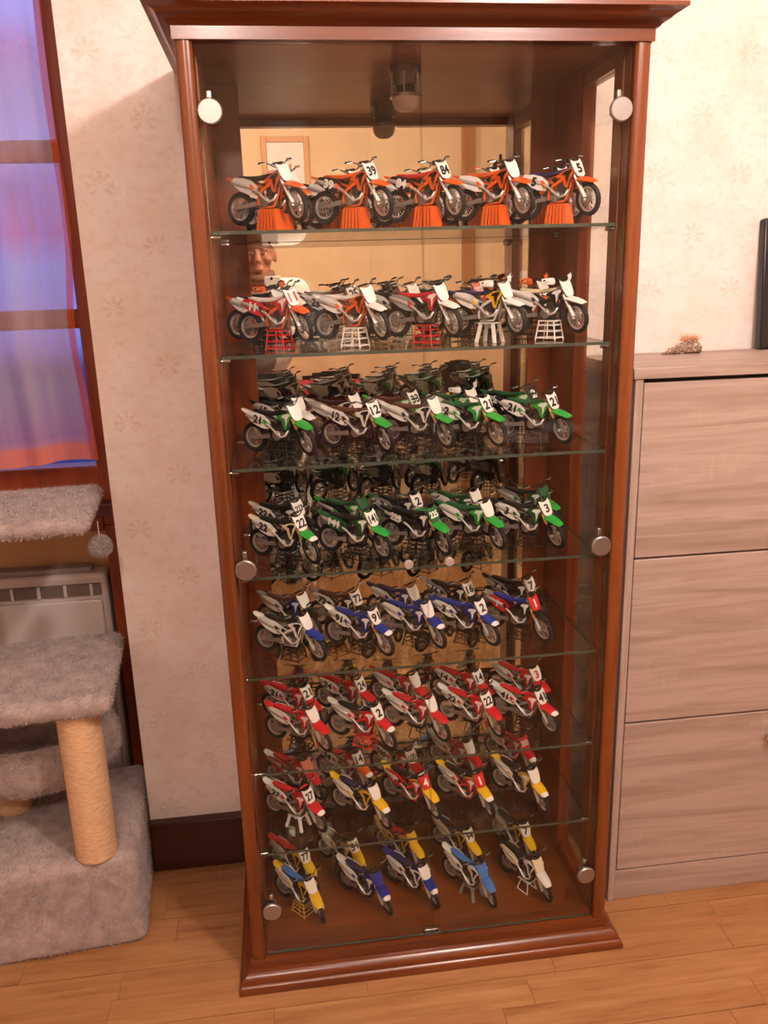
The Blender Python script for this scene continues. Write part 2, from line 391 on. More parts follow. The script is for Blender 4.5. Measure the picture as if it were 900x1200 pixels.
# ------------------------------------------------------------------ cat tree
def fur_on(o, n, length, seed):
    me = o.data; rr = random.Random(seed); ps = [(p.area, p) for p in me.polygons]; tot = sum(a for a, _ in ps); mb_v = []; mb_f = []
    for a, p in ps:
        c = [me.vertices[i].co for i in p.vertices]; kk = a/tot*n; cnt = int(kk)+(rr.random() < kk-int(kk))
        for _ in range(cnt):
            if len(c) == 4 and rr.random() < 0.5: t = (c[0], c[2], c[3])
            else: t = c[:3]
            u, v = rr.random(), rr.random()
            if u+v > 1: u, v = 1-u, 1-v
            q = t[0]+(t[1]-t[0])*u+(t[2]-t[0])*v
            d = (p.normal+Vector((rr.uniform(-.8, .8), rr.uniform(-.8, .8), rr.uniform(-.9, .5)))).normalized()*length*rr.uniform(0.6, 1.2)
            s = d.cross(Vector((rr.random()-.5, rr.random()-.5, rr.random()-.5))).normalized()*0.0011
            k = len(mb_v); mb_v += [q-s, q+s, q+d]; mb_f.append((k, k+1, k+2))
    m2 = bpy.data.meshes.new('plush_pile'); m2.from_pydata(mb_v, [], mb_f); m2.materials.append(M_FUR)
    f = bpy.data.objects.new('plush_pile', m2); COL.objects.link(f); f.parent = o; f['kind'] = 'stuff'
def slab(w, d, z0, z1, r=0.02, n=10, bump=0.004, seed=1):     # rounded cushion-like board, gridded
    bm = bmesh.new(); bmesh.ops.create_cube(bm, size=1)
    bmesh.ops.scale(bm, vec=(w, d, z1-z0), verts=bm.verts); bmesh.ops.translate(bm, vec=(0, 0, (z0+z1)/2), verts=bm.verts)
    bmesh.ops.bevel(bm, geom=bm.edges[:], offset=min(r, (z1-z0)*0.45), segments=3, profile=0.5, affect='EDGES')
    bmesh.ops.subdivide_edges(bm, edges=[e for e in bm.edges if e.calc_length() > 0.1], cuts=n, use_grid_fill=True)
    rr = random.Random(seed)
    for v in bm.verts: v.co += Vector((rr.uniform(-1, 1), rr.uniform(-1, 1), rr.uniform(-1, 1)))*bump
    out = MB(); bm.verts.index_update(); out.add([v.co.copy() for v in bm.verts], [[v.index for v in f.verts] for f in bm.faces]); bm.free(); return out
ct = thing('cat_tree', (-0.86, 0.315, 0), math.radians(5), label='grey plush cat tree with sisal posts by the window', cat='cat tree')
def ctl(o, x, y): # world xy to local
    v = Matrix.Rotation(-math.radians(5), 3, 'Z') @ Vector((x+0.86, y-0.315, 0)); return (v.x, v.y, 0)
def cpart(mb, name, mat, x, y, fur=0, fl_=0.007):
    o = mb.build(name, mat, ct, sharp=60, loc=ctl(None, x, y))
    if fur: fur_on(o, fur, fl_, len(name))
    return o
cpart(slab(0.46, 0.395, 0.0, 0.241, 0.022, 9, 0.0016, 3), 'base', M_FUR, -0.900, 0.325, 26000)
cpart(slab(0.44, 0.36, 0.612, 0.657, 0.018, 9, 0.0014, 4), 'platform', M_FUR, -0.897, 0.277, 16000)
cpart(slab(0.44, 0.32, 1.000, 1.036, 0.016, 9, 0.0014, 5), 'platform', M_FUR, -0.905, 0.300, 15000)
def post(x, y, z0, z1, r=0.045):
    prof = []; n = int((z1-z0)/0.005)
    for i in range(n+1):
        z = z0+(z1-z0)*i/n; prof.append((r, z)); 
        if i < n: prof.append((r+0.0011, z+(z1-z0)*0.5/n))
    cpart(MB().lathe(prof, n=24), 'sisal_post', M_SISAL, x, y)
post(-0.745, 0.161+0.015, 0.241, 0.614); post(-1.01, 0.36, 0.655, 1.002, 0.043); post(-0.985, 0.388, 0.241, 0.352, 0.042); post(-1.06, 0.22, 0.241, 0.614)
bd = MB().lathe([(0.10, 0.345), (0.15, 0.352), (0.168, 0.38), (0.172, 0.42), (0.165, 0.455), (0.145, 0.468), (0.13, 0.45), (0.11, 0.415), (0.0, 0.41)], n=40)
bd.v = [Vector((v.x*1.17, v.y*0.93, v.z)) for v in bd.v]; cpart(bd, 'round_bed', M_FUR, -0.912, 0.385, 13000)
st = MB().tube([(0, 0, 1.002), (0, 0, 0.965)], 0.0008, 5).build('cord', plain('#d8cfc6', 0.8), ct, loc=ctl(None, -0.672, 0.26))
pb = MB().ball((0, 0, 0.945), 0.022, 18, 12); po = pb.build('pompom', M_FUR, ct, loc=ctl(None, -0.672, 0.26)); fur_on(po, 2500, 0.006, 9)

# ------------------------------------------------------------------ shoe cabinet
oc = thing('shoe_cabinet', (0.80, 0.25, 0), label='pale oak shoe cabinet with three flap fronts beside the display cabinet', cat='cabinet'); O = Vector((0.80, 0.25, 0))
def ob(n, lo, hi, mat, bv=0.0015, par=oc): return MB().box(Vector(lo)-O, Vector(hi)-O).build(n, mat, par, bevel=bv)
ob('side_panel', (0.454, 0.102, 0), (0.471, 0.39, 1.275), M_OAKZ); ob('side_panel', (1.183, 0.102, 0), (1.20, 0.39, 1.275), M_OAKZ)
ob('top_board', (0.448, 0.098, 1.275), (1.206, 0.40, 1.297), M_OAKX); ob('back_panel', (0.472, 0.38, 0.02), (1.182, 0.388, 1.275), M_OAKX)
ob('plinth', (0.4715, 0.106, 0.0), (1.1825, 0.122, 0.083), M_OAKX)
for a, b_, kz in ((0.088, 0.483, 0.421), (0.488, 0.883, 0.826), (0.888, 1.266, 1.21)):
    f = ob('flap_front', (0.4735, 0.1035, a), (1.1805, 0.12, b_), M_OAKX)
    kn = MB().lathe([(0.004, 0), (0.004, 0.012), (0.0105, 0.014), (0.011, 0.02), (0.009, 0.022), (0, 0.022)], (0.827-O.x, 0.1035-O.y, kz-O.z), (0, -1, 0), 18).build('knob', M_CHROME, f)
ob('dark_gap_sheet', (0.4715, 0.122, 0.083), (1.1825, 0.126, 1.275), plain('#2a1c16', 0.8), 0)  # dark sheet whose colour stands in for the shade in the flap gaps

# conch shell with a tuft, and a black frame, on its top
sh = thing('seashell', (0.664, 0.345, 1.297), math.radians(8), label='mottled pointed seashell with a fluffy tuft on the pale oak cabinet', cat='shell')
rings = []
for i in range(46):
    t = i/45; x = -0.05+0.105*t; r = 0.0215*(t**0.8)*(1 if t < 0.72 else math.sqrt(max(0.02, 1-((t-0.72)/0.29)**2)))+0.0006
    rr_ = r*(1+0.10*math.sin(t*40)); ring = []
    for j in range(20):
        a = 2*math.pi*j/20; kn = 1+0.10*math.sin(5*a+t*34)
        ring.append((x, rr_*kn*math.cos(a)*1.05, 0.0175*min(1, t*1.6+0.1)*0+r*0.93+rr_*kn*math.sin(a)*0.92+0.0005))
    rings.append(ring)
def m_shell():
    m, nt, b = newmat('mottled_shell'); n = N(nt); v = n.new('TexVoronoi'); v.inputs['Scale'].default_value = 120; n.link(n.obj(), v.inputs['Vector'])
    n.link(n.ramp(n.math('ADD', v.outputs['Distance'], n.math('MULTIPLY', n.noise(n.obj(), 60), 0.25)), [(0.18, '#e8d9c8'), (0.45, '#c2a58f'), (0.70, '#7d6153')]), b.inputs['Base Color']); b.inputs['Roughness'].default_value = 0.4
    n.bump(v.outputs['Distance'], 0.5, 0.004, b); return m
MB().loft(rings).build('shell_body', m_shell(), sh, sharp=0)
tf = MB(); rr = random.Random(5)
for i in range(420):
    b0 = Vector((0.02+rr.uniform(-.02, .025), rr.uniform(-.006, .006), 0.030)); d = Vector((rr.gauss(0.4, 0.5), rr.gauss(0, 0.4), rr.uniform(0.3, 1.0))).normalized()*rr.uniform(.008, .026)
    s_ = d.cross(Vector((rr.random()-.5, rr.random()-.5, rr.random()-.5))).normalized()*0.0004
    tf.add([b0-s_, b0+s_, b0+d+s_*0.3], [(0, 1, 2)])
o = tf.build('tuft', plain('#e0a070', 0.8), sh, sharp=0); o['kind'] = 'stuff'
pf = thing('picture_frame', (0.962, 0.375, 1.297), label='black framed picture leaning on the wall atop the oak cabinet', cat='picture frame'); T = Matrix.Rotation(-0.10, 4, 'X')
pfm = plain('#171417', 0.35)
for a, b_ in (((-0.085, -0.012, 0), (-0.063, 0.012, 0.30)), ((0.093, -0.012, 0), (0.115, 0.012, 0.30)), ((-0.063, -0.012, 0), (0.093, 0.012, 0.022)), ((-0.063, -0.012, 0.278), (0.093, 0.012, 0.30))):
    MB().box(a, b_, T).build('frame_bar', pfm, pf, bevel=0.004)
MB().box((-0.063, 0.0, 0.022), (0.093, 0.006, 0.278), T).build('picture_sheet', plain('#2c2830', 0.3), pf)

# ------------------------------------------------------------------ display cabinet
XI = 0.368; ZT = 1.867; ZF = 0.060; YM = 0.405
SH = [1.5744, 1.3593, 1.1493, 0.9312, 0.7158, 0.494, 0.298]
dc = thing('display_cabinet', (0, 0, 0), label='tall cherry wood display cabinet with glass doors and mirrored back', cat='cabinet')
moulding([(0.003, 1.863), (0.003, 1.882), (0.008, 1.884), (0.012, 1.890), (0.022, 1.894), (0.026, 1.899), (0.036, 1.904), (0.0425, 1.907), (0.0425, 1.9135), (0.0, 1.9135), (-0.03, 1.9135), (-0.03, 1.863)], 0.40, -0.012, 0.415, 'cornice', M_WOODX, dc)
moulding([(0.004, 0.060), (0.004, 0.041), (0.010, 0.040), (0.0125, 0.038), (0.018, 0.035), (0.023, 0.029), (0.025, 0.023), (0.024, 0.019), (0.027, 0.0175), (0.031, 0.014), (0.0325, 0.008), (0.0325, 0.0), (-0.004, 0.0), (-0.004, 0.060)], 0.40, -0.012, 0.39, 'base_moulding', M_WOODX, dc)
box('top_panel', (-0.372, 0.03, 1.880), (0.372, 0.412, 1.896), M_PANEL, dc); box('floor_panel', (-0.372, -0.008, 0.046), (0.372, 0.412, ZF), M_WOODX, dc)
box('back_panel', (-0.398, 0.408, 0.02), (0.398, 0.418, 1.90), M_WOODIN, dc)
for sx in (-1, 1):
    pts = [(0.372, 0.036), (0.372, -0.004), (0.3735, -0.0085), (0.378, -0.0115), (0.386, -0.0125), (0.394, -0.011), (0.399, -0.007), (0.400, 0.0), (0.400, 0.036)]
    MB().prism([(sx*x, y, 0.060) for x, y in pts], (0, 0, ZT+0.016-0.060)).build('corner_post', M_WOODZ, dc, sharp=50)
    box('side_stile', *((( 0.369, 0.036, ZF), (0.398, 0.075, 1.88)) if sx > 0 else ((-0.398, 0.036, ZF), (-0.369, 0.075, 1.88))), M_WOODZ, dc, bevel=0.001)
    box('back_strip', *(((0.315, 0.398, ZF), (0.372, 0.408, 1.88)) if sx > 0 else ((-0.372, 0.398, ZF), (-0.315, 0.408, 1.88))), M_WOODIN, dc, bevel=0.001)
box('side_panel', (-0.398, 0.075, ZF), (-0.372, 0.405, 1.88), M_WOODIN, dc)
box('side_panel', (0.369, 0.235, ZF), (0.398, 0.405, 1.88), M_WOODIN, dc, bevel=0.002)
box('side_rail', (0.372, 0.075, 1.842), (0.396, 0.235, 1.88), M_PANEL, dc); box('side_rail', (0.372, 0.075, ZF), (0.396, 0.235, 0.085), M_WOODIN, dc)
box('side_pane', (0.380, 0.075, 0.085), (0.384, 0.235, 1.842), M_GLASS, dc)
box('mirror', (-0.317, 0.4035, ZF), (0.317, 0.4075, 1.88), M_MIRROR, dc)
def glass_box(name, lo, hi, mat, par):
    m_ = MB(); (a, b, c), (d, e, f) = lo, hi; m_.box(lo, hi); me = m_.mesh(name, [mat, M_GEDGE], 0)
    dims = [d-a, e-b, f-c]; ax = dims.index(min(dims))
    for p in me.polygons: p.material_index = 0 if abs(p.normal[ax]) > 0.9 else 1
    o = bpy.data.objects.new(name, me); COL.objects.link(o); o.parent = par; return o
def hinge(x, z, par, sx):
    mb = MB().lathe([(0.019, 0), (0.0205, 0.002), (0.0205, 0.007), (0.0185, 0.009), (0, 0.009)], (x, -0.001, z), (0, -1, 0), 32)
    c = mb.build('hinge_cap', plain('#a39a94', 0.36, 0.9), par, sharp=25)
    MB().tube([(x, 0.004, z), (x, 0.022, z), (x+sx*0.012, 0.03, z)], [0.012, 0.010, 0.008], 12).build('hinge_body', M_STEEL, par)
    MB().box((x-0.005, 0.004, z+0.012), (x+0.004, 0.016, z+0.034)).build('hinge_clip', M_STEEL, par, bevel=0.002)
for sx in (-1, 1):
    a, b_ = (-0.370, -0.0012) if sx < 0 else (0.0012, 0.370)
    d = glass_box('glass_door', (a, -0.001, 0.064), (b_, 0.004, 1.862), M_GLASS, dc)
    for z in (1.759, 0.960, 0.178): hinge(sx*0.352, z, d, sx)
    MB().lathe([(0.004, 0), (0.005, 0.01), (0.0085, 0.013), (0.009, 0.02), (0.0075, 0.022), (0, 0.022)], (sx*0.040, -0.001, 0.954), (0, -1, 0), 20).build('door_knob', plain('#d8c8c0', 0.25, 0.6), d)
ca = MB().box((-0.018, 0.006, ZF), (0.016, 0.014, ZF+0.010)).build('door_catch', M_STEEL, dc, bevel=0.002)
for i, z in enumerate(SH):
    g = glass_box('glass_shelf', (-0.366, 0.030, z-0.006), (0.366, 0.385, z), M_SHELF, dc)
    for x in (-0.362, 0.362):
        for y in (0.045, 0.35): MB().tube([(x*1.02, y, z-0.010), (x*0.975, y, z-0.010)], 0.004, 10).build('shelf_pin', M_CHROME, g)
lx, ly = 0.012, 0.24
sp_ = MB().lathe([(0.031, 1.880), (0.031, 1.868), (0.026, 1.862), (0.026, 1.845), (0.0, 1.845)], (lx, ly, 0), n=28).build('spotlight', plain('#5a3a2c', 0.3), dc)
MB().lathe([(0.020, 1.846), (0.022, 1.822), (0.0, 1.822)], (lx, ly, 0), n=24).build('lamp_socket', plain('#241612', 0.4), sp_)
MB().ring([(0.027, 1.824), (0.031, 1.824), (0.031, 1.829), (0.027, 1.829)], (lx, ly, 0), (0, 0, 1), 28).build('chrome_ring', M_CHROME, sp_)
for kk in range(6):
    a = kk*math.pi/3+0.3; MB().tube([(lx+0.0285*math.cos(a), ly+0.0285*math.sin(a), 1.866), (lx+0.0285*math.cos(a), ly+0.0285*math.sin(a), 1.826)], 0.0017, 6).build('cage_bar', M_CHROME, sp_)
MB().lathe([(0.025, 1.831), (0.0265, 1.824), (0.0255, 1.815), (0.021, 1.806), (0.012, 1.8005), (0, 1.799)], (lx, ly, 0), n=28).build('frosted_globe', plain('#cdbcb0', 0.25), sp_)

# ------------------------------------------------------------------ model dirt bikes (real size in metres, then scaled to 1:12)
SC = 1.03/12
def bmesh_(mb, name, sharp=40): return mb.mesh(name, [None], sharp, SC)
PT = {}
def wheel(x, R, sec, wd, rim):
    # tyre: swept knobbly section
    def tyre_prof(j):
        k = 0.010 if j % 2 else -0.004
        return [(rim, -wd*0.62), (R-sec*0.75, -wd*1.0), (R-sec*0.28, -wd*1.05), (R-0.012+k, -wd*0.72), (R+k, -wd*0.25), (R+k, wd*0.25), (R-0.012+k, wd*0.72), (R-sec*0.28, wd*1.05), (R-sec*0.75, wd*1.0), (rim, wd*0.62)]
    c = (x, 0, R)
    t = MB().ring(tyre_prof, c, (0, 1, 0), 44)
    r = MB().ring([(rim+0.004, -wd*0.6), (rim+0.004, wd*0.6), (rim-0.022, wd*0.5), (rim-0.028, 0), (rim-0.022, -wd*0.5)], c, (0, 1, 0), 36)
    h = MB().lathe([(0.0, -0.075), (0.022, -0.075), (0.045, -0.06), (0.045, -0.045), (0.025, -0.04), (0.025, 0.04), (0.045, 0.045), (0.045, 0.06), (0.022, 0.075), (0, 0.075)], c, (0, 1, 0), 16)
    s = MB()
    for k in range(20):
        a = 2*math.pi*k/20; b = a+(0.32 if k % 2 else -0.32); sy = 0.05 if k % 4 < 2 else -0.05
        s.tube([(x+0.04*math.cos(a), sy, R+0.04*math.sin(a)), (x+(rim-0.015)*math.cos(b), 0, R+(rim-0.015)*math.sin(b))], 0.0068, 4)
    dsc = MB().ring([(0.075, -0.072), (0.128, -0.072), (0.128, -0.066), (0.075, -0.066)], c, (0, 1, 0), 24)
    return t, r, h, s, dsc
for nm, a in (('front', (0.74, 0.35, 0.085, 0.046, 0.262)), ('rear', (-0.74, 0.345, 0.105, 0.058, 0.240))):
    for q, mb in zip(('tyre', 'rim', 'hub', 'spokes', 'brake_disc'), wheel(*a)): PT[nm, q] = bmesh_(mb, q, 30)
AX, HD = Vector((0.74, 0, 0.35)), Vector((0.40, 0, 0.97)); fd = (Vector((0.385, 0, 1.05))-AX)
for s, nm in ((1, 'l'), (-1, 'r')):
    o = Vector((0, s*0.105, 0)); A = AX+o+Vector((-0.01, 0, 0.0)); B_ = A+fd
    PT['fork', nm] = bmesh_(MB().tube([A+fd*0.42, A+fd*0.46, A+fd], [0.030, 0.034, 0.034], 10), 'fork')
    PT['slider', nm] = bmesh_(MB().tube([A-fd*0.03, A+fd*0.02, A+fd*0.05, A+fd*0.46], [0.030, 0.038, 0.024, 0.024], 10), 'fork_slider')
    g = [A+fd*0.06+Vector((0.045, 0, 0.02)), A+fd*0.40+Vector((0.042, 0, 0.02))]
    PT['guard', nm] = bmesh_(MB().loft([[p+Vector((dx, dy, 0)) for dx, dy in ((0.006, -0.036), (0.016, 0), (0.006, 0.036), (-0.03, 0.040), (-0.024, 0.034), (0.002, 0.030), (0.008, 0), (0.002, -0.030), (-0.024, -0.034), (-0.03, -0.040))] for p in g]), 'fork_guard')
tcl = MB()
for t in (0.80, 0.985):
    c = AX+fd*t; tcl.loft([[c+Vector((dx, y, dz)) for dx, dz in ((-0.05, -0.02), (0.045, -0.025), (0.045, 0.02), (-0.05, 0.02))] for y in (-0.145, -0.07, 0.07, 0.145)])
tcl.tube([AX+fd*0.78+Vector((-0.03, 0, 0)), AX+fd*1.0+Vector((-0.03, 0, 0))], 0.03, 10)
PT['triple_clamp'] = bmesh_(tcl, 'triple_clamp')
bar = [(0.20, -0.41, 1.235), (0.255, -0.27, 1.23), (0.345, -0.13, 1.13), (0.36, 0, 1.12), (0.345, 0.13, 1.13), (0.255, 0.27, 1.23), (0.20, 0.41, 1.235)]
PT['handlebar'] = bmesh_(MB().tube(bar, 0.0135, 8).tube([(0.30, -0.205, 1.185), (0.30, 0.205, 1.185)], 0.010, 6).tube([(0.335, -.05, 1.06), (0.36, -.05, 1.13)], 0.02, 6).tube([(0.335, .05, 1.06), (0.36, .05, 1.13)], 0.02, 6), 'handlebar')
PT['bar_pad'] = bmesh_(MB().loft([[(0.30+0.03*math.cos(a), y, 1.187+0.027*math.sin(a)) for a in (2*math.pi*k/8 for k in range(8))] for y in (-0.115, -0.105, 0.105, 0.115)]), 'bar_pad')
for s, nm in ((1, 'l'), (-1, 'r')):
    p0, p1 = Vector((0.243, s*0.30, 1.231)), Vector((0.198, s*0.415, 1.235)); d = (p1-p0).normalized()
    PT['grip', nm] = bmesh_(MB().tube([p0-d*0.004, p0, p1, p1+d*0.004], [0.03, 0.022, 0.021, 0.024], 8), 'grip')
    PT['lever', nm] = bmesh_(MB().tube([p0+Vector((0.02, -s*0.03, 0)), p0+Vector((0.06, 0, -0.01)), p1+Vector((0.06, 0, -0.02))], [0.011, 0.008, 0.006], 6), 'lever')
    hg = []
    for k in range(7):
        t = k/6; c = Vector((0.30, s*0.20, 1.185)).lerp(Vector((0.17, s*0.445, 1.225)), t)+Vector((0.075*math.sin(math.pi*min(1, t*1.15+.1)), 0, 0)); h_ = 0.035+0.04*math.sin(math.pi*min(1, 0.25+t*0.7)); hg.append([c+Vector((0, 0, h_)), c+Vector((0.02, 0, 0)), c+Vector((0.0, 0, -h_)), c+Vector((-0.012, 0, -h_)), c+Vector((0.004, 0, 0)), c+Vector((-0.012, 0, h_))])
    PT['handguard', nm] = bmesh_(MB().loft(hg), 'handguard')
# number plate: shield bent round the forks; texts share its map
PO = Vector((0.515, 0, 1.01)); CA, SA = math.cos(math.radians(26)), math.sin(math.radians(26))
def platemap(u, v, n):
    n = n-0.45*u*u
    return PO+Vector((CA*n-SA*v, u, SA*n+CA*v))
cols = [(-0.142, 0.05, 0.15), (-0.135, -0.05, 0.205), (-0.112, -0.16, 0.185), (-0.06, -0.195, 0.155), (0, -0.20, 0.15), (0.06, -0.195, 0.155), (0.112, -0.16, 0.185), (0.135, -0.05, 0.205), (0.142, 0.05, 0.15)]
PT['number_plate'] = bmesh_(MB().loft([[platemap(u, lo, 0), platemap(u, (lo+hi)/2, 0.012), platemap(u, hi, 0), platemap(u, hi, -0.018), platemap(u, lo, -0.018)] for u, lo, hi in cols]), 'number_plate')
# fenders
def blade(secs, th):
    rings = []
    for x, z, w, h in secs:
        top = [Vector((x, w*t, z-h*t*t)) for t in (-1, -.6, -.25, 0, .25, .6, 1)]
        rings.append(top+[p-Vector((0, 0, th)) for p in reversed(top)])
    return MB().loft(rings)
PT['front_fender'] = bmesh_(blade([(0.36, 0.80, 0.08, 0.02), (0.46, 0.83, 0.125, 0.04), (0.58, 0.83, 0.135, 0.05), (0.76, 0.805, 0.13, 0.055), (0.90, 0.765, 0.115, 0.045), (1.00, 0.72, 0.085, 0.025), (1.025, 0.705, 0.05, 0.01)], 0.016), 'front_fender')
PT['fender_tip'] = bmesh_(blade([(0.93, 0.764, 0.108, 0.040), (1.005, 0.729, 0.087, 0.025), (1.04, 0.712, 0.05, 0.01)], 0.012), 'fender_tip')
PT['rear_fender'] = bmesh_(blade([(-0.42, 0.90, 0.115, 0.05), (-0.58, 0.915, 0.125, 0.06), (-0.78, 0.945, 0.125, 0.05), (-0.96, 0.985, 0.105, 0.03), (-1.04, 1.005, 0.07, 0.01), (-1.055, 1.008, 0.045, 0.005)], 0.016), 'rear_fender')
# seat, tank
def rr(x, zc, w, h, n=12, p=3.0):
    return [Vector((x, w*math.copysign(abs(math.cos(a))**(2/p), math.cos(a)), zc+h*math.copysign(abs(math.sin(a))**(2/p), math.sin(a)))) for a in (2*math.pi*k/n for k in range(n))]
PT['seat'] = bmesh_(MB().loft([rr(0.30, 0.985, 0.03, 0.02), rr(0.22, 0.985, 0.060, 0.035), rr(0.05, 0.955, 0.075, 0.045), rr(-0.18, 0.925, 0.095, 0.05), rr(-0.42, 0.935, 0.105, 0.05), rr(-0.62, 0.965, 0.085, 0.04), rr(-0.72, 0.98, 0.05, 0.02)]), 'seat')
PT['tank'] = bmesh_(MB().loft([rr(0.40, 0.90, 0.07, 0.06), rr(0.34, 0.90, 0.115, 0.085), rr(0.20, 0.87, 0.125, 0.09), rr(0.06, 0.84, 0.10, 0.07), rr(-0.02, 0.82, 0.06, 0.04)]), 'fuel_tank')
for s, nm in ((1, 'l'), (-1, 'r')):
    sh2 = [(0.47, 0.205, 0.93), (0.40, 0.19, 0.985), (0.24, 0.155, 0.97), (0.02, 0.115, 0.885), (0.0, 0.115, 0.845), (0.17, 0.165, 0.80), (0.26, 0.20, 0.62), (0.33, 0.215, 0.60), (0.36, 0.22, 0.72)]
    dc2 = [(0.44, 0.2055, 0.945), (0.385, 0.193, 0.972), (0.22, 0.159, 0.935), (0.16, 0.150, 0.875), (0.27, 0.183, 0.865), (0.30, 0.198, 0.80), (0.315, 0.2085, 0.68), (0.345, 0.216, 0.74), (0.37, 0.214, 0.86)]
    PT['decal', nm] = bmesh_(MB().prism([(x, s*(y+0.004), z) for x, y, z in dc2], (0, -s*0.010, 0)), 'shroud_decal', 0)
    PT['pdecal', nm] = bmesh_(MB().prism([(x, s*y, z) for x, y, z in ((-0.20, 0.150, 0.70), (-0.30, 0.165, 0.80), (-0.36, 0.172, 0.80), (-0.27, 0.164, 0.62))], (0, -s*0.012, 0)), 'panel_decal', 0)
    PT['shroud', nm] = bmesh_(MB().prism([(x, s*y, z) for x, y, z in sh2], (0, -s*0.022, 0)), 'radiator_shroud', 60)
    sp2 = [(-0.18, 0.135, 0.76), (-0.32, 0.15, 0.885), (-0.52, 0.16, 0.945), (-0.76, 0.145, 0.965), (-0.81, 0.145, 0.94), (-0.76, 0.165, 0.80), (-0.60, 0.175, 0.685), (-0.38, 0.17, 0.60), (-0.22, 0.155, 0.59)]
    PT['side_panel', nm] = bmesh_(MB().prism([(x, s*y, z) for x, y, z in sp2], (0, -s*0.018, 0)), 'side_panel', 60)
fr = MB()
for s in (1, -1):
    fr.tube([(0.37, s*0.04, 0.93), (0.20, s*0.13, 0.80), (-0.06, s*0.145, 0.66), (-0.16, s*0.14, 0.50), (-0.14, s*0.13, 0.34)], [0.035, 0.038, 0.034, 0.034, 0.03], 8)
    fr.tube([(0.39, s*0.03, 0.88), (0.30, s*0.06, 0.55), (0.22, s*0.11, 0.335), (-0.12, s*0.12, 0.32)], 0.022, 8)
    fr.tube([(-0.04, s*0.10, 0.70), (-0.40, s*0.085, 0.86), (-0.68, s*0.07, 0.90)], 0.014, 6); fr.tube([(-0.14, s*0.12, 0.55), (-0.48, s*0.08, 0.85)], 0.013, 6)
fr.tube([(0.37, 0, 0.84), (0.345, 0, 1.0)], 0.05, 10)
PT['frame'] = bmesh_(fr, 'frame')
en = MB()
en.loft([rr(-0.16, 0.44, 0.09, 0.10, 12, 4), rr(-0.13, 0.44, 0.115, 0.125, 12, 4), rr(0.10, 0.43, 0.125, 0.125, 12, 4), rr(0.22, 0.42, 0.10, 0.10, 12, 4), rr(0.25, 0.42, 0.07, 0.07, 12, 4)])
for k in range(5):
    zc = 0.545+k*0.045; xc = 0.07+k*0.016; en.box((xc-0.085, -0.085, zc), (xc+0.085, 0.085, zc+0.026))
en.box((0.02, -0.07, 0.54), (0.17, 0.07, 0.78)); en.loft([rr(0.06, 0.79, 0.06, 0.03), rr(0.10, 0.79, 0.09, 0.045), rr(0.20, 0.79, 0.09, 0.045), rr(0.24, 0.79, 0.06, 0.03)])
PT['engine'] = bmesh_(en, 'engine')
PT['clutch_cover'] = bmesh_(MB().lathe([(0.115, 0.115), (0.115, 0.155), (0.10, 0.172), (0.055, 0.174), (0.045, 0.182), (0, 0.182)], (0.0, 0, 0.44), (0, -1, 0), 20), 'clutch_cover')
PT['ignition_cover'] = bmesh_(MB().lathe([(0.075, 0.115), (0.075, 0.145), (0.05, 0.155), (0, 0.155)], (0.09, 0, 0.42), (0, 1, 0), 18), 'ignition_cover')
PT['radiator'] = bmesh_(MB().box((0.27, -0.19, 0.58), (0.31, -0.07, 0.86)).box((0.27, 0.07, 0.58), (0.31, 0.19, 0.86)), 'radiator')
PT['exhaust_pipe'] = bmesh_(MB().tube([(0.16, -0.02, 0.70), (0.25, -0.05, 0.66), (0.29, -0.10, 0.56), (0.26, -0.165, 0.46), (0.14, -0.185, 0.42), (0.02, -0.185, 0.50), (-0.12, -0.165, 0.62), (-0.28, -0.15, 0.70)], [0.026, 0.027, 0.028, 0.028, 0.028, 0.026, 0.026, 0.03], 10), 'exhaust_pipe')
PT['silencer'] = bmesh_(MB().tube([(-0.30, -0.118, 0.72), (-0.36, -0.118, 0.745), (-0.80, -0.118, 0.865), (-0.87, -0.118, 0.885)], [0.03, 0.058, 0.058, 0.035], 14), 'silencer')
sw = MB()
for s in (1, -1):
    sw.loft([[Vector((x, s*(yc+dy), z+dz)) for dy, dz in ((-.018, -h), (.018, -h), (.018, h), (-.018, h))] for x, yc, z, h in ((-0.10, 0.10, 0.43, 0.045), (-0.30, 0.115, 0.41, 0.050), (-0.62, 0.115, 0.365, 0.032), (-0.80, 0.115, 0.342, 0.024))])
sw.box((-0.30, -0.115, 0.385), (-0.22, 0.115, 0.44)); sw.tube([(-0.74, -0.135, 0.345), (-0.74, 0.135, 0.345)], 0.02, 8)
PT['swingarm'] = bmesh_(sw, 'swingarm')
PT['shock'] = bmesh_(MB().tube([(-0.22, 0, 0.45), (-0.16, 0, 0.74)], 0.045, 10), 'rear_shock')
for s, nm in ((1, 'l'), (-1, 'r')):
    PT['footpeg', nm] = bmesh_(MB().box((-0.16, min(s*0.13, s*0.24), 0.345), (-0.10, max(s*0.13, s*0.24), 0.37)), 'footpeg')
PT['chain'] = bmesh_(MB().ring([(0.0, 0)]*3, (0, 0, 0), (0, 1, 0), 3) if False else MB().tube([(-0.10, 0.13, 0.47), (-0.74, 0.13, 0.42)], 0.012, 4).tube([(-0.10, 0.13, 0.39), (-0.74, 0.13, 0.27)], 0.012, 4), 'chain')
PT['skid_plate'] = bmesh_(MB().box((-0.14, -0.10, 0.292), (0.24, 0.10, 0.305)), 'skid_plate')

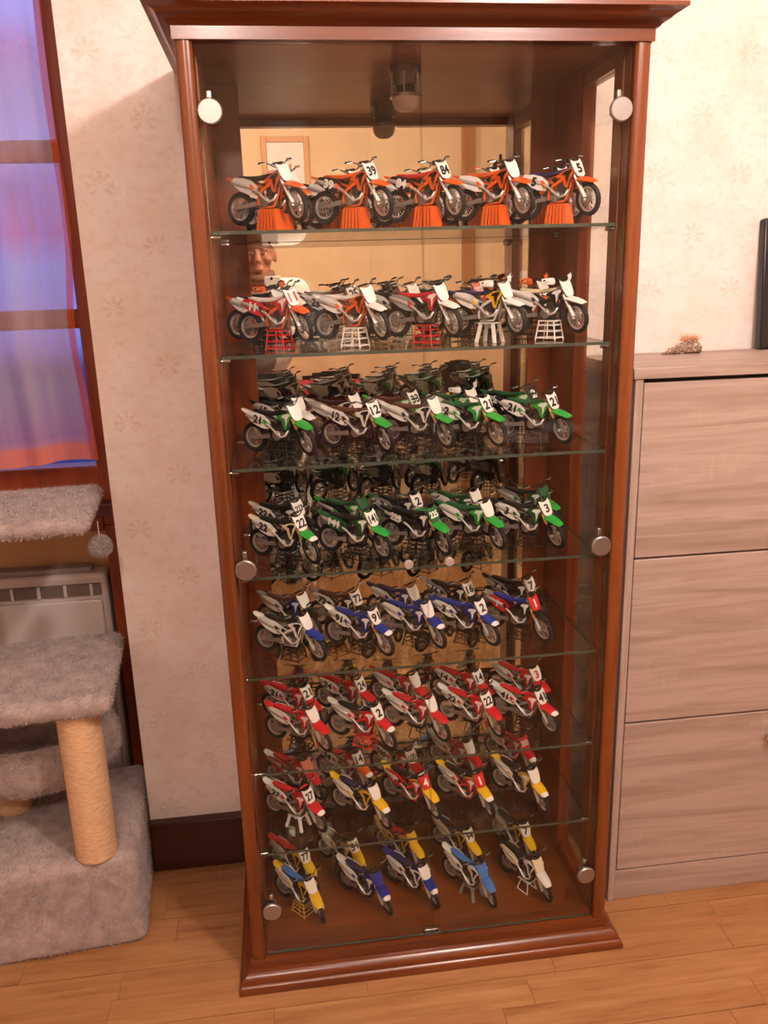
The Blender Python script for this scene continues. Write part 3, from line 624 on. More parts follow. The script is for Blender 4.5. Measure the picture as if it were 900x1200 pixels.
_tx = {}
def text_mesh(st, where):
    if (st, where) in _tx: return _tx[st, where]
    cu = bpy.data.curves.new('number', 'FONT'); cu.body = st; cu.align_x = 'CENTER'; cu.align_y = 'CENTER'; cu.offset = 0.034; cu.extrude = 0.01; cu.resolution_u = 3
    t = bpy.data.objects.new('number', cu); COL.objects.link(t); dg = bpy.context.evaluated_depsgraph_get(); dg.update()
    me = bpy.data.meshes.new_from_object(t.evaluated_get(dg)); bpy.data.objects.remove(t)
    n = len(st); me.name = 'number'
    w = {1: 0.20, 2: 0.175, 3: 0.125}[n]
    xs = [v.co.x for v in me.vertices]; ys = [v.co.y for v in me.vertices]; wid = max(xs)-min(xs); hgt = max(ys)-min(ys); cx, cy = (max(xs)+min(xs))/2, (max(ys)+min(ys))/2
    for v in me.vertices:
        x, y, z = (v.co.x-cx), (v.co.y-cy), v.co.z
        if where == 'plate':
            k = min(0.215/wid, 0.21/hgt); ky = min(k*1.45, 0.215/hgt)
            p = platemap(x*k, y*ky-0.015, 0.0155+z*0.2)
        else:
            k = min(0.30/wid, 0.20/hgt); ky = min(k*1.3, 0.19/hgt); X, Y = x*k, y*ky; a = math.radians(-14)
            p = Vector((-0.51+X*math.cos(a)-Y*math.sin(a), -0.1765-0.2*z-0.0*X, 0.795+X*math.sin(a)+Y*math.cos(a)))
        v.co = p*SC
    me.materials.clear(); me.materials.append(None); _tx[st, where] = me; return me

HEX = dict(orange='#d95a1c', white='#e9e2dc', black='#191516', green='#2f9a3c', dgreen='#1d5a30', blue='#1f2f86', lblue='#3e74b8', red='#c41f26', yellow='#e6b422', grey='#8f8985', silver='#c8c2bc', purple='#2e2350', cream='#e2d2b0', lgreen='#58b84a', brown='#5e3826', gold='#c79b4a', pink='#d8756a')
def P(c, r=0.32): return plain(HEX[c], r)
RUB = plain('#171314', 0.75); DARKM = plain('#3a302c', 0.45, 0.3); ALU = plain('#9b918a', 0.38, 0.5); ENG = plain('#5e534c', 0.42, 0.4); SPK = plain('#d6cec8', 0.35, 0.2); SLV = plain('#c9c1bb', 0.3, 0.45)
def dirt_bike(loc, head, sp, label, steer=0.0):
    t = thing('dirt_bike', loc, head, label=label, cat='model bike', group='model dirt bikes on the glass shelves')
    M = Matrix.Translation(HD*SC) @ Matrix.Rotation(steer, 4, Vector((-fd.x, 0, -fd.z)).normalized()*-1) @ Matrix.Translation(-HD*SC)
    def sput(n, k, mat, par=t, st=True):
        o = put(n, PT[k], par, mat)
        if st and par is t: o.matrix_local = M
        return o
    g = lambda k, d: sp.get(k, d)
    fk = {'gold': P('gold'), 'black': P('black'), 'silver': SLV}[g('fork', 'silver')]
    f = sput('front_wheel', ('front', 'rim'), SLV if g('rim', 's') == 's' else P('black')); 
    for q, mt in (('tyre', RUB), ('hub', ALU), ('spokes', SPK), ('brake_disc', ALU)):
        o = put(q, PT['front', q], f, mt)
        if q == 'spokes': o['kind'] = 'stuff'
    r = put('rear_wheel', PT['rear', 'rim'], t, SLV if g('rim', 's') == 's' else P('black'))
    for q, mt in (('tyre', RUB), ('hub', ALU), ('spokes', SPK), ('brake_disc', ALU)):
        o = put(q, PT['rear', q], r, mt)
        if q == 'spokes': o['kind'] = 'stuff'
    for s in 'lr':
        a = sput('fork', ('fork', s), fk); put('fork_slider', PT['slider', s], a, SLV); put('fork_guard', PT['guard', s], a, P(g('guardc', 'white')))
    h = sput('handlebar', 'handlebar', P('black') if g('bar', 'b') == 'b' else SLV)
    for s in 'lr':
        put('grip', PT['grip', s], h, P(g('grip', 'black'), 0.6)); put('lever', PT['lever', s], h, SLV)
        if g('hg', None): put('handguard', PT['handguard', s], h, P(sp['hg']))
    put('bar_pad', PT['bar_pad'], h, P(g('pad', 'black'), 0.6))
    sput('triple_clamp', 'triple_clamp', ALU)
    n = sput('number_plate', 'number_plate', P(g('plate', 'white')))
    if g('num', ''): put('number', text_mesh(sp['num'], 'plate'), n, P(g('numc', 'black')))
    fe = sput('front_fender', 'front_fender', P(g('fender', 'white')))
    if g('tip', None): put('fender_tip', PT['fender_tip'], fe, P(sp['tip']))
    put('rear_fender', PT['rear_fender'], t, P(g('tail', g('fender', 'white')))); put('seat', PT['seat'], t, P(g('seat', 'black'), 0.6)); put('fuel_tank', PT['tank'], t, P(g('tank', 'black')))
    for s in 'lr':
        q = put('radiator_shroud', PT['shroud', s], t, P(g('shroud', 'white'))); sc_ = g('shroud', 'white')
        put('shroud_decal', PT['decal', s], q, P(g('decal', 'black' if sc_ in ('white', 'cream', 'yellow', 'orange') else 'white')))
        b = put('side_panel', PT['side_panel', s], t, P(g('side', 'white')))
        put('panel_decal', PT['pdecal', s], b, P(g('pdecal', g('shroud', 'white') if g('shroud', 'white') != g('side', 'white') else 'black')))
        if s == 'r' and g('snum', g('num', '')): put('number', text_mesh(g('snum', g('num', '')), 'side'), b, P(g('snumc', 'black')))
    put('frame', PT['frame'], t, P(sp['frame']) if 'frame' in sp else ALU)
    e = put('engine', PT['engine'], t, ENG); put('clutch_cover', PT['clutch_cover'], e, ALU); put('ignition_cover', PT['ignition_cover'], e, DARKM); put('exhaust_pipe', PT['exhaust_pipe'], e, SLV); 
    put('radiator', PT['radiator'], t, DARKM); put('silencer', PT['silencer'], t, SLV); put('swingarm', PT['swingarm'], t, ALU); put('rear_shock', PT['shock'], t, P('black')); put('chain', PT['chain'], t, DARKM)
    put('skid_plate', PT['skid_plate'], t, DARKM)
    for s in 'lr': put('footpeg', PT['footpeg', s], t, DARKM)
    return t

# lifting stands, 34 mm high
SM = {}
H0 = 0.0336
def leg_line(sx, sy, t): return Vector((sx*(0.022-0.006*t), sy*(0.017-0.004*t), H0*t))
for i, (sx, sy) in enumerate(((-1, -1), (1, -1), (1, 1), (-1, 1))): SM['leg', i] = MB().tube([leg_line(sx, sy, 0), leg_line(sx, sy, 0.97)], 0.0014, 6).mesh('leg', [None], 40)
SM['top'] = MB().box((-0.018, -0.0145, H0-0.002), (0.018, 0.0145, H0)).mesh('top_plate', [None], 0)
for i in range(4):
    c = ((-1, -1), (1, -1), (1, 1), (-1, 1)); a, b_ = c[i], c[(i+1) % 4]
    for j, tt in enumerate((0.12, 0.45, 0.75)): SM['rung', i, j] = MB().tube([leg_line(*a, tt), leg_line(*b_, tt)], 0.0012, 6).mesh('rung', [None], 40)
SM['upright'] = MB().tube([(0.004, -0.0165, 0.002), (0.003, -0.0135, H0*0.97)], 0.0011, 6).mesh('upright', [None], 40)
for k in range(6):
    x = -0.0185+k*0.0074
    SM['slat', 0, k] = MB().loft([[Vector((x*(1.08 if z < 0.01 else 0.86)+dx, -(0.017 if z < 0.01 else 0.0135)+dy, z)) for dx, dy in ((-.0027, -.001), (.0027, -.001), (.0020, .0016), (-.0020, .0016))] for z in (0.0, H0-0.002)]).mesh('slat', [None], 0)
    SM['slat', 1, k] = MB().loft([[Vector((x*(1.08 if z < 0.01 else 0.86)+dx, (0.017 if z < 0.01 else 0.0135)+dy, z)) for dx, dy in ((-.0027, -.001), (.0027, -.001), (.0020, .0016), (-.0020, .0016))] for z in (0.0, H0-0.002)]).mesh('slat', [None], 0)
for s in (-1, 1): SM['end', s] = MB().loft([[Vector((s*w, -d, z)), Vector((s*w, d, z)), Vector((s*(w-0.002), d, z)), Vector((s*(w-0.002), -d, z))] for w, d, z in ((0.0235, 0.0165, 0), (0.0185, 0.013, H0-0.002))]).mesh('end_panel', [None], 0)
for i, (sx, sy) in enumerate(((-1, -1), (1, -1), (1, 1), (-1, 1))):
    SM['stool_leg', i] = MB().loft([[Vector((sx*w+dx, sy*d+dy, z)) for dx, dy in ((-.003, -.0025), (.003, -.0025), (.003, .0025), (-.003, .0025))] for w, d, z in ((0.021, 0.016, 0), (0.0135, 0.011, H0-0.002))]).mesh('leg', [None], 0)
for s in (-1, 1):
    SM['loop', s] = MB().tube([(-0.016, s*0.016, 0.0012), (0.016, s*0.016, 0.0012), (0.010, s*0.009, H0-0.002), (-0.010, s*0.009, H0-0.002), (-0.016, s*0.016, 0.0012)], 0.0012, 6).mesh('wire_loop', [None], 40)
def stand(kind, col, loc, head, H, label):
    t = thing('bike_stand', loc, head, label=label, cat='bike stand', group='stands under the model bikes'); t.scale = (1, 1, H/H0)
    mt = P(col, 0.4)
    put('top_plate', SM['top'], t, mt)
    if kind == 'lattice':
        for i in range(4):
            put('leg', SM['leg', i], t, mt)
            for j in range(3): put('rung', SM['rung', i, j], t, mt)
        put('upright', SM['upright'], t, mt)
    elif kind == 'slatted':
        for k in range(6): put('slat', SM['slat', 0, k], t, mt); put('slat', SM['slat', 1, k], t, mt)
        for s in (-1, 1): put('end_panel', SM['end', s], t, mt)
    elif kind == 'stool':
        for i in range(4): put('leg', SM['stool_leg', i], t, mt)
    else:
        for s in (-1, 1): put('wire_loop', SM['loop', s], t, mt)

# number-plate positions on every shelf: front row, back row
POS = [
[[(-0.23, 0.085), (-0.075, 0.085), (0.059, 0.085), (0.189, 0.085), (0.314, 0.085)], [(-0.213, 0.195), (-0.09, 0.195), (0.052, 0.195), (0.189, 0.195), (0.328, 0.195)]],
[[(-0.229, 0.085), (-0.085, 0.085), (0.054, 0.085), (0.179, 0.085), (0.3, 0.085)], [(-0.254, 0.195), (-0.105, 0.195), (0.02, 0.195), (0.152, 0.195), (0.29, 0.195)]],
[[(-0.235, 0.094), (-0.082, 0.083), (0.04, 0.094), (0.142, 0.082), (0.276, 0.08)], [(-0.224, 0.204), (-0.107, 0.198), (0.017, 0.201), (0.141, 0.2), (0.272, 0.195)]],
[[(-0.238, 0.077), (-0.095, 0.076), (0.031, 0.079), (0.148, 0.091), (0.266, 0.073)], [(-0.238, 0.183), (-0.101, 0.183), (0.016, 0.183), (0.147, 0.183), (0.3, 0.183)]],
[[(-0.238, 0.082), (-0.095, 0.081), (0.021, 0.096), (0.134, 0.088), (0.25, 0.089)], [(-0.238, 0.197), (-0.122, 0.189), (0.007, 0.194), (0.133, 0.195), (0.274, 0.189)]],
[[(-0.234, 0.094), (-0.095, 0.08), (0.025, 0.092), (0.149, 0.089), (0.269, 0.083)], [(-0.243, 0.193), (-0.119, 0.207), (0.008, 0.205), (0.156, 0.195), (0.292, 0.187)]],
[[(-0.254, 0.09), (-0.108, 0.078), (0.008, 0.097), (0.131, 0.083), (0.257, 0.078)], [(-0.252, 0.205), (-0.131, 0.213), (-0.004, 0.201), (0.14, 0.213), (0.275, 0.213)]],
[[(-0.26, 0.09), (-0.107, 0.097), (0.006, 0.101), (0.137, 0.077), (0.271, 0.073)], [(-0.271, 0.192), (-0.15, 0.21), (-0.006, 0.213), (0.135, 0.201), (0.278, 0.198)]]]
HEAD = [[-36, -40, -42, -44, -47]]*6+[[-38, -44, -48, -52, -56], [-49, -47, -50, -56, -62]]
O_ = dict(fender='orange', tail='orange', shroud='orange', seat='black', frame='orange', tank='orange', side='white')
G_ = dict(fender='green', tail='green', shroud='green', seat='black', frame='black', tank='black', side='white', fork='gold', guardc='black')
B_ = dict(fender='blue', tail='white', shroud='blue', seat='black', frame='black', tank='blue', side='white', fork='gold', guardc='silver')
R_ = dict(fender='red', tail='red', shroud='red', seat='red', tank='red', side='white', fork='silver', guardc='silver')
Y_ = dict(fender='yellow', tail='yellow', shroud='yellow', seat='black', frame='black', tank='yellow', side='white', fork='gold', guardc='silver')
def V(b, ph, stand=('lattice', 'black'), **k): d = dict(b); d.update(k); d['phrase'] = ph; d['stand'] = stand; return d
SO = ('slatted', 'orange'); LW = ('lattice', 'white'); LR = ('lattice', 'red'); LB = ('lattice', 'black'); WB = ('wire frame', 'black')
BIKES = [
 [[V(O_, 'orange', SO, side='silver'), V(O_, 'orange', SO, num='39', side='black', snumc='white', seat='orange'), V(O_, 'orange', SO, num='84', side='black', snumc='white', seat='red', fork='silver'), V(O_, 'orange', SO, seat='orange', snum=''), V(O_, 'orange', SO, num='5', seat='purple', shroud='orange', tail='orange')],
  [V(O_, 'dark orange', SO, grip='orange'), V(O_, 'black and orange', SO, tail='black'), V(O_, 'orange', SO, tail='black'), V(O_, 'orange', SO, grip='orange', tail='grey', side='grey'), V(O_, 'orange', SO, num='', tail='black', side='grey')]],
 [[V(O_, 'orange and white', LR, num='11', plate='white', fender='orange', tail='white', side='red', snum='11', snumc='white', shroud='red', seat='white', numc='red'), V(O_, 'white and orange', LW, fender='white', tail='white', side='white', shroud='orange', seat='white'), V(R_, 'red and white', LR, fender='white', tail='black', side='grey', frame='black', seat='red', shroud='red', plate='white'), V(O_, 'white and yellow', ('stool', 'white'), fender='white', tail='purple', seat='purple', shroud='yellow', tank='blue', frame='silver', hg='white'), V(O_, 'white', LW, fender='white', tail='white', seat='cream', shroud='black', tank='white', frame='black', hg='white')],
  [V(O_, 'orange and black', LB, hg='orange', tail='orange'), V(O_, 'orange and white', LW, num='25', tail='white', seat='white', shroud='orange'), V(O_, 'white and black', LW, fender='white', tail='white', shroud='white', tank='black', frame='black'), V(O_, 'red', LB, num='222', plate='pink', numc='white', snum='', fender='red', shroud='red', side='red', tail='black'), V(O_, 'orange', LB, hg='orange', fender='orange')]],
 [[V(G_, 'green and white', LB, snum='21', tail='white', shroud='green'), V(G_, 'white and green', LB, num='12', tail='white', seat='brown', shroud='white', tank='white'), V(G_, 'white and green', LB, tail='white', seat='brown', shroud='white'), V(G_, 'green', LB, num='21', snum='2', side='white', tail='dgreen', seat='dgreen'), V(G_, 'green', LB, num='21', tail='black', seat='dgreen', tank='dgreen')],
  [V(G_, 'black and white', LB, num='', snum='15', tail='black', fender='white', shroud='white'), V(G_, 'white', LB, tail='white', fender='white', shroud='white', side='silver'), V(G_, 'brown and green', LB, num='33', seat='brown', tail='green', side='white'), V(G_, 'dark green', LB, seat='dgreen', tail='dgreen', hg='white'), V(G_, 'dark green', LB, num='2', plate='black', numc='white', side='black', snumc='white', seat='dgreen', tail='dgreen')]],
 [[V(G_, 'white and green', LB, num='22', tail='cream', shroud='cream', tip='white'), V(G_, 'green', LB, num='141', side='dgreen', snumc='white', tail='dgreen', shroud='dgreen', seat='black'), V(G_, 'green', LB, num='225', plate='dgreen', numc='white', side='black', snumc='white', tail='black', shroud='black'), V(G_, 'white and green', LB, tail='dgreen', seat='dgreen', side='white'), V(G_, 'black and green', LB, num='3', tail='black', seat='black', shroud='dgreen')],
  [V(G_, 'black', LB, num='227', snum='22', tail='cream', seat='black', shroud='black', tank='black', fender='black'), V(G_, 'green', LB, plate='dgreen', tail='green', seat='dgreen', side='black'), V(G_, 'dark green', LB, num='2', seat='black', tail='dgreen', side='grey', shroud='black'), V(G_, 'white and green', LB, tail='dgreen', seat='dgreen', shroud='dgreen'), V(G_, 'dark green', LB, plate='dgreen', tail='black', shroud='dgreen', side='grey')]],
 [[V(B_, 'white and blue', LB, shroud='white', frame='silver', fork='silver'), V(B_, 'blue', LB, num='91', seat='blue', tip='white'), V(B_, 'white and blue', LB, tail='black', shroud='blue', tip='white', seat='blue'), V(B_, 'blue', LB, num='2', seat='blue', tail='blue', tip='white'), V(B_, 'black', LB, num='1', plate='red', numc='white', side='red', snumc='white', fender='black', tail='grey', shroud='black', tank='blue', seat='blue')],
  [V(B_, 'white and blue', LB, tail='grey', seat='brown', fender='black'), V(B_, 'black and blue', LB, num='72', tail='grey', seat='brown', fender='black', shroud='black'), V(B_, 'white and blue', LB, tail='purple', seat='purple'), V(B_, 'grey and blue', LB, num='16', tail='grey', shroud='black', fender='black', side='grey'), V(B_, 'dark grey', LB, num='7', tail='black', fender='black', shroud='black', side='grey')]],
 [[V(R_, 'white and red', LB), V(R_, 'red and white', LR, num='2', side='silver', tail='silver', seat='black', tip='white', frame='red', snum=''), V(R_, 'white and red', WB, tail='white'), V(R_, 'red', WB, num='22', tail='white'), V(R_, 'red', LB, num='41', tail='white', tip='white')],
  [V(R_, 'red', LR, num='21'), V(R_, 'red and white', LR, num='24'), V(R_, 'white and red', LR), V(R_, 'red', LB, num='14', seat='red', tail='orange'), V(R_, 'red', LB, num='3', tail='white', numc='red', snum='')]],
 [[V(R_, 'red and white', ('stool', 'white'), num='27', tail='white', tip='white', pad='red'), V(Y_, 'yellow and white', WB, seat='purple', tip='white'), V(Y_, 'yellow and red', WB, num='4', plate='red', numc='white', side='red', snumc='white', shroud='red', frame='red'), V(Y_, 'yellow and red', WB, num='1', plate='red', numc='white', side='silver', snum='', shroud='red', tip='white', frame='red'), V(Y_, 'yellow and white', WB, tip='white', shroud='gold')],
  [V(R_, 'red and white striped', LB, tail='white', plate='pink', side='red'), V(R_, 'red and white', LB, num='14', tip='white', fender='orange'), V(R_, 'dark red', LB, num='100', tail='brown', seat='brown', frame='black', tip='white'), V(R_, 'red and white', LB, tail='silver', frame='red'), V(R_, 'dark red', LB, num='203', plate='red', numc='white', snum='', tip='white', frame='red', tail='red')]],
 [[V(Y_, 'yellow and blue', ('lattice', 'gold'), seat='lblue', tail='yellow'), V(B_, 'blue and white', None, seat='purple', tail='white', plate='blue', tip='white', rim='k'), V(B_, 'dark blue', None, seat='purple', tail='blue', shroud='white', fork='silver', tip='white', rim='k'), V(B_, 'light blue and white', ('stool', 'grey'), fender='lblue', plate='lblue', seat='lblue', tail='white', shroud='white', tank='white', frame='brown'), V(Y_, 'white and black', ('wire frame', 'white'), fender='white', tail='black', shroud='white', plate='cream', side='cream', tank='white', rim='k')],
  [V(Y_, 'yellow', LB, num='77', tail='red', seat='red', snum=''), V(Y_, 'yellow', LB, num='51', tail='brown', snum='', shroud='gold'), V(Y_, 'yellow', LB, plate='yellow', seat='red', side='yellow'), V(Y_, 'yellow and white', LB, num='94', tail='white', side='white', snum=''), V(Y_, 'yellow and white', LB, num='7', side='grey', tail='grey', snum='')]]]
ORD = ['first', 'second', 'third', 'fourth', 'fifth', 'sixth', 'seventh']
PX, PZ = 0.515*SC, 0
rs = random.Random(11)
for si in range(8):
    zsh = SH[si] if si < 7 else ZF
    shelf = ORD[si]+' shelf' if si < 7 else 'cabinet floor'
    for row in (0, 1):
        for ci in range(5):
            spc = BIKES[si][row][ci]; x, y = POS[si][row][ci]
            hd = math.radians(HEAD[si][ci]+rs.uniform(-2, 2)); steer = math.radians(rs.uniform(-29, -19))
            raise_ = 0.0011 if spc['stand'] is None else (0.0150 if si == 0 else 0.0145 if si == 1 else 0.0075)
            y += 0.004*row; bx, by = x-PX*math.cos(hd), y-PX*math.sin(hd)
            pl = ('plate '+spc['num']) if spc.get('num') else 'blank plate'
            at = f"{ORD[ci]} from left, {('front', 'back')[row]} row, {shelf}"
            dirt_bike((bx, by, zsh+raise_), hd, spc, f"{spc['phrase']} model dirt bike, {pl}, {at}", steer)
            if spc['stand']:
                kd, cl = spc['stand']; off = Vector((0.05*SC*math.cos(hd), 0.05*SC*math.sin(hd)))
                stand(kd, cl, (bx+off.x, by+off.y, zsh+0.0006), hd, 0.292*SC+raise_-0.0008, f"{cl} {kd} stand under model dirt bike {ORD[ci]} from left, {('front', 'back')[row]} row, {shelf}" if kd != 'stool' else f"{cl} stool stand under model dirt bike {ORD[ci]} from left, {('front', 'back')[row]} row, {shelf}")

# ------------------------------------------------------------------ the room behind the camera, seen in the mirror
ZG = -0.006
fp_ = thing('picture_frame', (-0.13, -3.60, 1.93), label='tan framed ornament print on the far wall seen in the mirror', cat='picture frame')
FT = plain('#c08a58', 0.5)
for a, b_ in (((-0.155, 0, 0), (-0.12, 0.025, 0.45)), ((0.12, 0, 0), (0.155, 0.025, 0.45)), ((-0.12, 0, 0), (0.12, 0.025, 0.035)), ((-0.12, 0, 0.415), (0.12, 0.025, 0.45))): MB().box(a, b_).build('frame_bar', FT, fp_, bevel=0.003)
MB().box((-0.12, 0.002, 0.035), (0.12, 0.012, 0.415)).build('print_sheet', plain('#ddd4cc', 0.6), fp_)
orn = MB()
for k in range(7):
    a = math.pi*(k/6); c = Vector((0, 0.013, 0.20)); tip = c+Vector((0.075*math.cos(a), 0, 0.085*math.sin(a)+0.02))
    orn.prism([c, c.lerp(tip, 0.6)+Vector((0.014*math.sin(a), 0, -0.014*math.cos(a))), tip, c.lerp(tip, 0.6)-Vector((0.014*math.sin(a), 0, -0.014*math.cos(a)))], (0, 0.002, 0))
orn.prism([Vector((-0.006, 0.013, 0.09)), Vector((0.006, 0.013, 0.09)), Vector((0.004, 0.013, 0.22)), Vector((-0.004, 0.013, 0.22))], (0, 0.002, 0))
orn.build('leaf_ornament', plain('#b07a50', 0.6), fp_)
box('trim_2', (1.05, -3.60, ZG), (1.14, -3.565, 2.595), wood('far_post_wood', '#8c5a30', '#9c683a', '#a87444', 'Z'), **S)
# masonry fireplace with two arched openings
fire = thing('fireplace', (0.55, -3.35, ZG), label='cream masonry hearth with two dark arched openings on the far side of the room', cat='fireplace')
FM = m_plaster('cream_masonry', '#c4a078', '#d0ae88')
def arch_wall(x0, x1, z1, op):   # front slab with arched holes, built as columns
    mb = MB(); xs = sorted(set([x0, x1]+[o[0]+(o[1]-o[0])*k/12 for o in op for k in range(13)]))
    for a, b_ in zip(xs, xs[1:]):
        mid = (a+b_)/2; zl = 0
        for (p, q, zs, zt) in op:
            if p < mid < q: t = (mid-(p+q)/2)/((q-p)/2); zl = zs+(zt-zs)*math.sqrt(max(0, 1-t*t))
        mb.box((a, 0.0, zl), (b_, 0.12, z1))
    return mb
arch_wall(-0.95, 0.85, 1.12, [(-0.85, -0.08, 0.62, 0.90), (0.20, 0.60, 0.78, 0.94)]).build('front_slab', FM, fire, sharp=0)
MB().box((-0.97, -0.24, 1.12), (0.87, 0.15, 1.165)).build('mantel_shelf', FM, fire, bevel=0.006)
MB().box((-0.94, -0.24, 0), (0.84, -0.21, 1.12)).build('back_lining', plain('#3a221a', 0.8), fire)
sf = thing('armchair', (0.05, -2.80, ZG), label='dark brown armchair with a red throw, reflected in the mirror', cat='armchair'); RD = m_plaster('red_fabric', '#9c1a2a', '#b4222f'); LB_ = m_plaster('brown_leather', '#2c1c16', '#38241c')
MB().box((-0.36, -0.32, 0.12), (0.36, 0.36, 0.40)).build('seat', LB_, sf, bevel=0.05); MB().box((-0.40, -0.38, 0.12), (0.40, -0.20, 0.82)).build('backrest', LB_, sf, bevel=0.06)
for s in (-1, 1):
    MB().box((min(s*0.365, s*0.48), -0.36, 0.12), (max(s*0.365, s*0.48), 0.38, 0.56)).build('armrest', LB_, sf, bevel=0.05)
    for y in (-0.32, 0.30): MB().lathe([(0.02, 0), (0.03, 0.12)], (s*0.40, y, 0), n=12).build('leg', M_DARK, sf)
bl = MB()
for x0 in range(16):
    pass
rg = []
for k in range(25):
    x = -0.30+0.66*k/24; w = 0.006*math.sin(k*1.3); rg.append([Vector((x, -0.192+w, 0.56+0.01*math.sin(k))), Vector((x, -0.190+w, 0.80)), Vector((x, -0.22, 0.838+w)), Vector((x, -0.36, 0.838+w)), Vector((x, -0.392-w, 0.80)), Vector((x, -0.394-w, 0.50)), Vector((x, -0.402-w, 0.50)), Vector((x, -0.402-w, 0.81)), Vector((x, -0.365, 0.85+w)), Vector((x, -0.215, 0.85+w)), Vector((x, -0.180+w, 0.81)), Vector((x, -0.182+w, 0.56+0.01*math.sin(k)))])
o = bl.loft(rg).build('throw_blanket', RD); o.location = (0.05, -2.80, ZG); tag(o, 'red blanket thrown over the back of the reflected brown armchair', 'blanket')
tb = thing('dining_table', (1.16, -2.35, ZG), label='wooden table with papers and a bottle on it, reflected in the mirror', cat='table'); TW = wood('table_wood', '#6a4022', '#7c4e2c', '#8c5c36', 'X')
MB().box((-0.50, -0.38, 0.71), (0.50, 0.38, 0.745)).build('tabletop', TW, tb, bevel=0.006)
for x in (-0.44, 0.44):
    for y in (-0.32, 0.32): MB().box((x-0.03, y-0.03, 0), (x+0.03, y+0.03, 0.71)).build('leg', TW, tb, bevel=0.004)
ZTB = ZG+0.745
for i, (x, y, a, l) in enumerate(((0.88, -2.25, 0.3, 'white sheet of paper lying at the left of the reflected table'), (1.12, -2.45, -0.2, 'white sheet of paper lying at the middle of the reflected table'))):
    p = MB().box((-0.105, -0.148, 0), (0.105, 0.148, 0.002)).build('paper_sheet', plain('#e4dcd6', 0.7)); p.location = (x, y, ZTB+0.0005); p.rotation_euler = (0, 0, a); tag(p, l, 'paper', 'papers on the table')
yb = MB().box((-0.05, -0.03, 0), (0.05, 0.03, 0.085)).build('small_box', plain('#e0a020', 0.5), bevel=0.004); yb.location = (0.75, -2.42, ZTB); tag(yb, 'small yellow box on the reflected table', 'box')
bt = thing('bottle', (1.38, -2.40, ZTB), label='pale glass bottle with a white label on the reflected table', cat='bottle')
MB().lathe([(0, 0), (0.034, 0.002), (0.037, 0.01), (0.037, 0.18), (0.030, 0.215), (0.014, 0.24), (0.013, 0.29), (0, 0.29)], n=20).build('glass_body', plain('#9a8458', 0.1), bt)
MB().lathe([(0.0375, 0.05), (0.0378, 0.05), (0.0378, 0.15), (0.0375, 0.15)], n=20).build('paper_label', plain('#e8e0d8', 0.6), bt); MB().lathe([(0.015, 0.275), (0.015, 0.30), (0, 0.30)], n=14).build('cap', plain('#302018', 0.5), bt)

# ------------------------------------------------------------------ the person taking the picture (seen only in the mirror)
per = thing('person', (-0.36, -1.84, ZG), label='man in grey beanie and pale sweater holding a phone, reflected in the mirror', cat='person')
PB = Vector((-0.36, -1.84, ZG))
def remesh(mb, name, mat, vox, parent=per, smooth=6):
    o = bpy.data.objects.new(name, mb.mesh(name, mat, 180)); COL.objects.link(o); o.parent = parent
    r_ = o.modifiers.new('remesh', 'REMESH'); r_.mode = 'VOXEL'; r_.voxel_size = vox; r_.use_smooth_shade = True
    s_ = o.modifiers.new('smooth', 'SMOOTH'); s_.iterations = smooth; s_.factor = 0.5
    dg = bpy.context.evaluated_depsgraph_get(); me = bpy.data.meshes.new_from_object(o.evaluated_get(dg)); o.modifiers.clear(); o.data = me
    return o
# joints, relative to the feet (x right of the world, y forward, z up)
hipz = 0.90; NK = (0.01, 0.03, 1.46); HD_ = Vector((0.035, 0.085, 1.60))
SHL = {'r': Vector((0.20, 0.01, 1.43)), 'l': Vector((-0.18, 0.01, 1.43))}
ELB = {'r': Vector((0.29, 0.06, 1.18)), 'l': Vector((-0.27, 0.02, 1.11))}
WRI = {'r': Vector((0.155, 0.245, 1.255)), 'l': Vector((-0.20, 0.21, 1.00))}
LEG = {s: [Vector((k*0.095, 0, 0.88)), Vector((k*0.11, 0.02, 0.48)), Vector((k*0.115, -0.02, 0.09))] for s, k in (('r', 1), ('l', -1))}
def head(mb):
    mb.ball(HD_+Vector((0, -0.012, 0.03)), (0.077, 0.096, 0.092), 20, 14); mb.capsule(HD_+Vector((0, 0.012, 0.0)), 0.070, HD_+Vector((0, 0.035, -0.075)), 0.048, 18)
    mb.ball(HD_+Vector((0, 0.062, -0.098)), (0.030, 0.026, 0.022)); mb.capsule(HD_+Vector((0, 0.088, 0.022)), 0.0105, HD_+Vector((0, 0.110, -0.022)), 0.0155, 12)
    for s in (-1, 1):
        mb.ball(HD_+Vector((s*0.011, 0.100, -0.026)), 0.0095); mb.ball(HD_+Vector((s*0.030, 0.078, 0.026)), (0.022, 0.012, 0.008)); mb.ball(HD_+Vector((s*0.042, 0.062, -0.018)), (0.024, 0.022, 0.022)); mb.ball(HD_+Vector((s*0.079, -0.008, -0.004)), (0.010, 0.019, 0.030))
    mb.ball(HD_+Vector((0, 0.088, -0.058)), (0.024, 0.011, 0.007)); mb.ball(HD_+Vector((0, 0.087, -0.069)), (0.021, 0.011, 0.008))
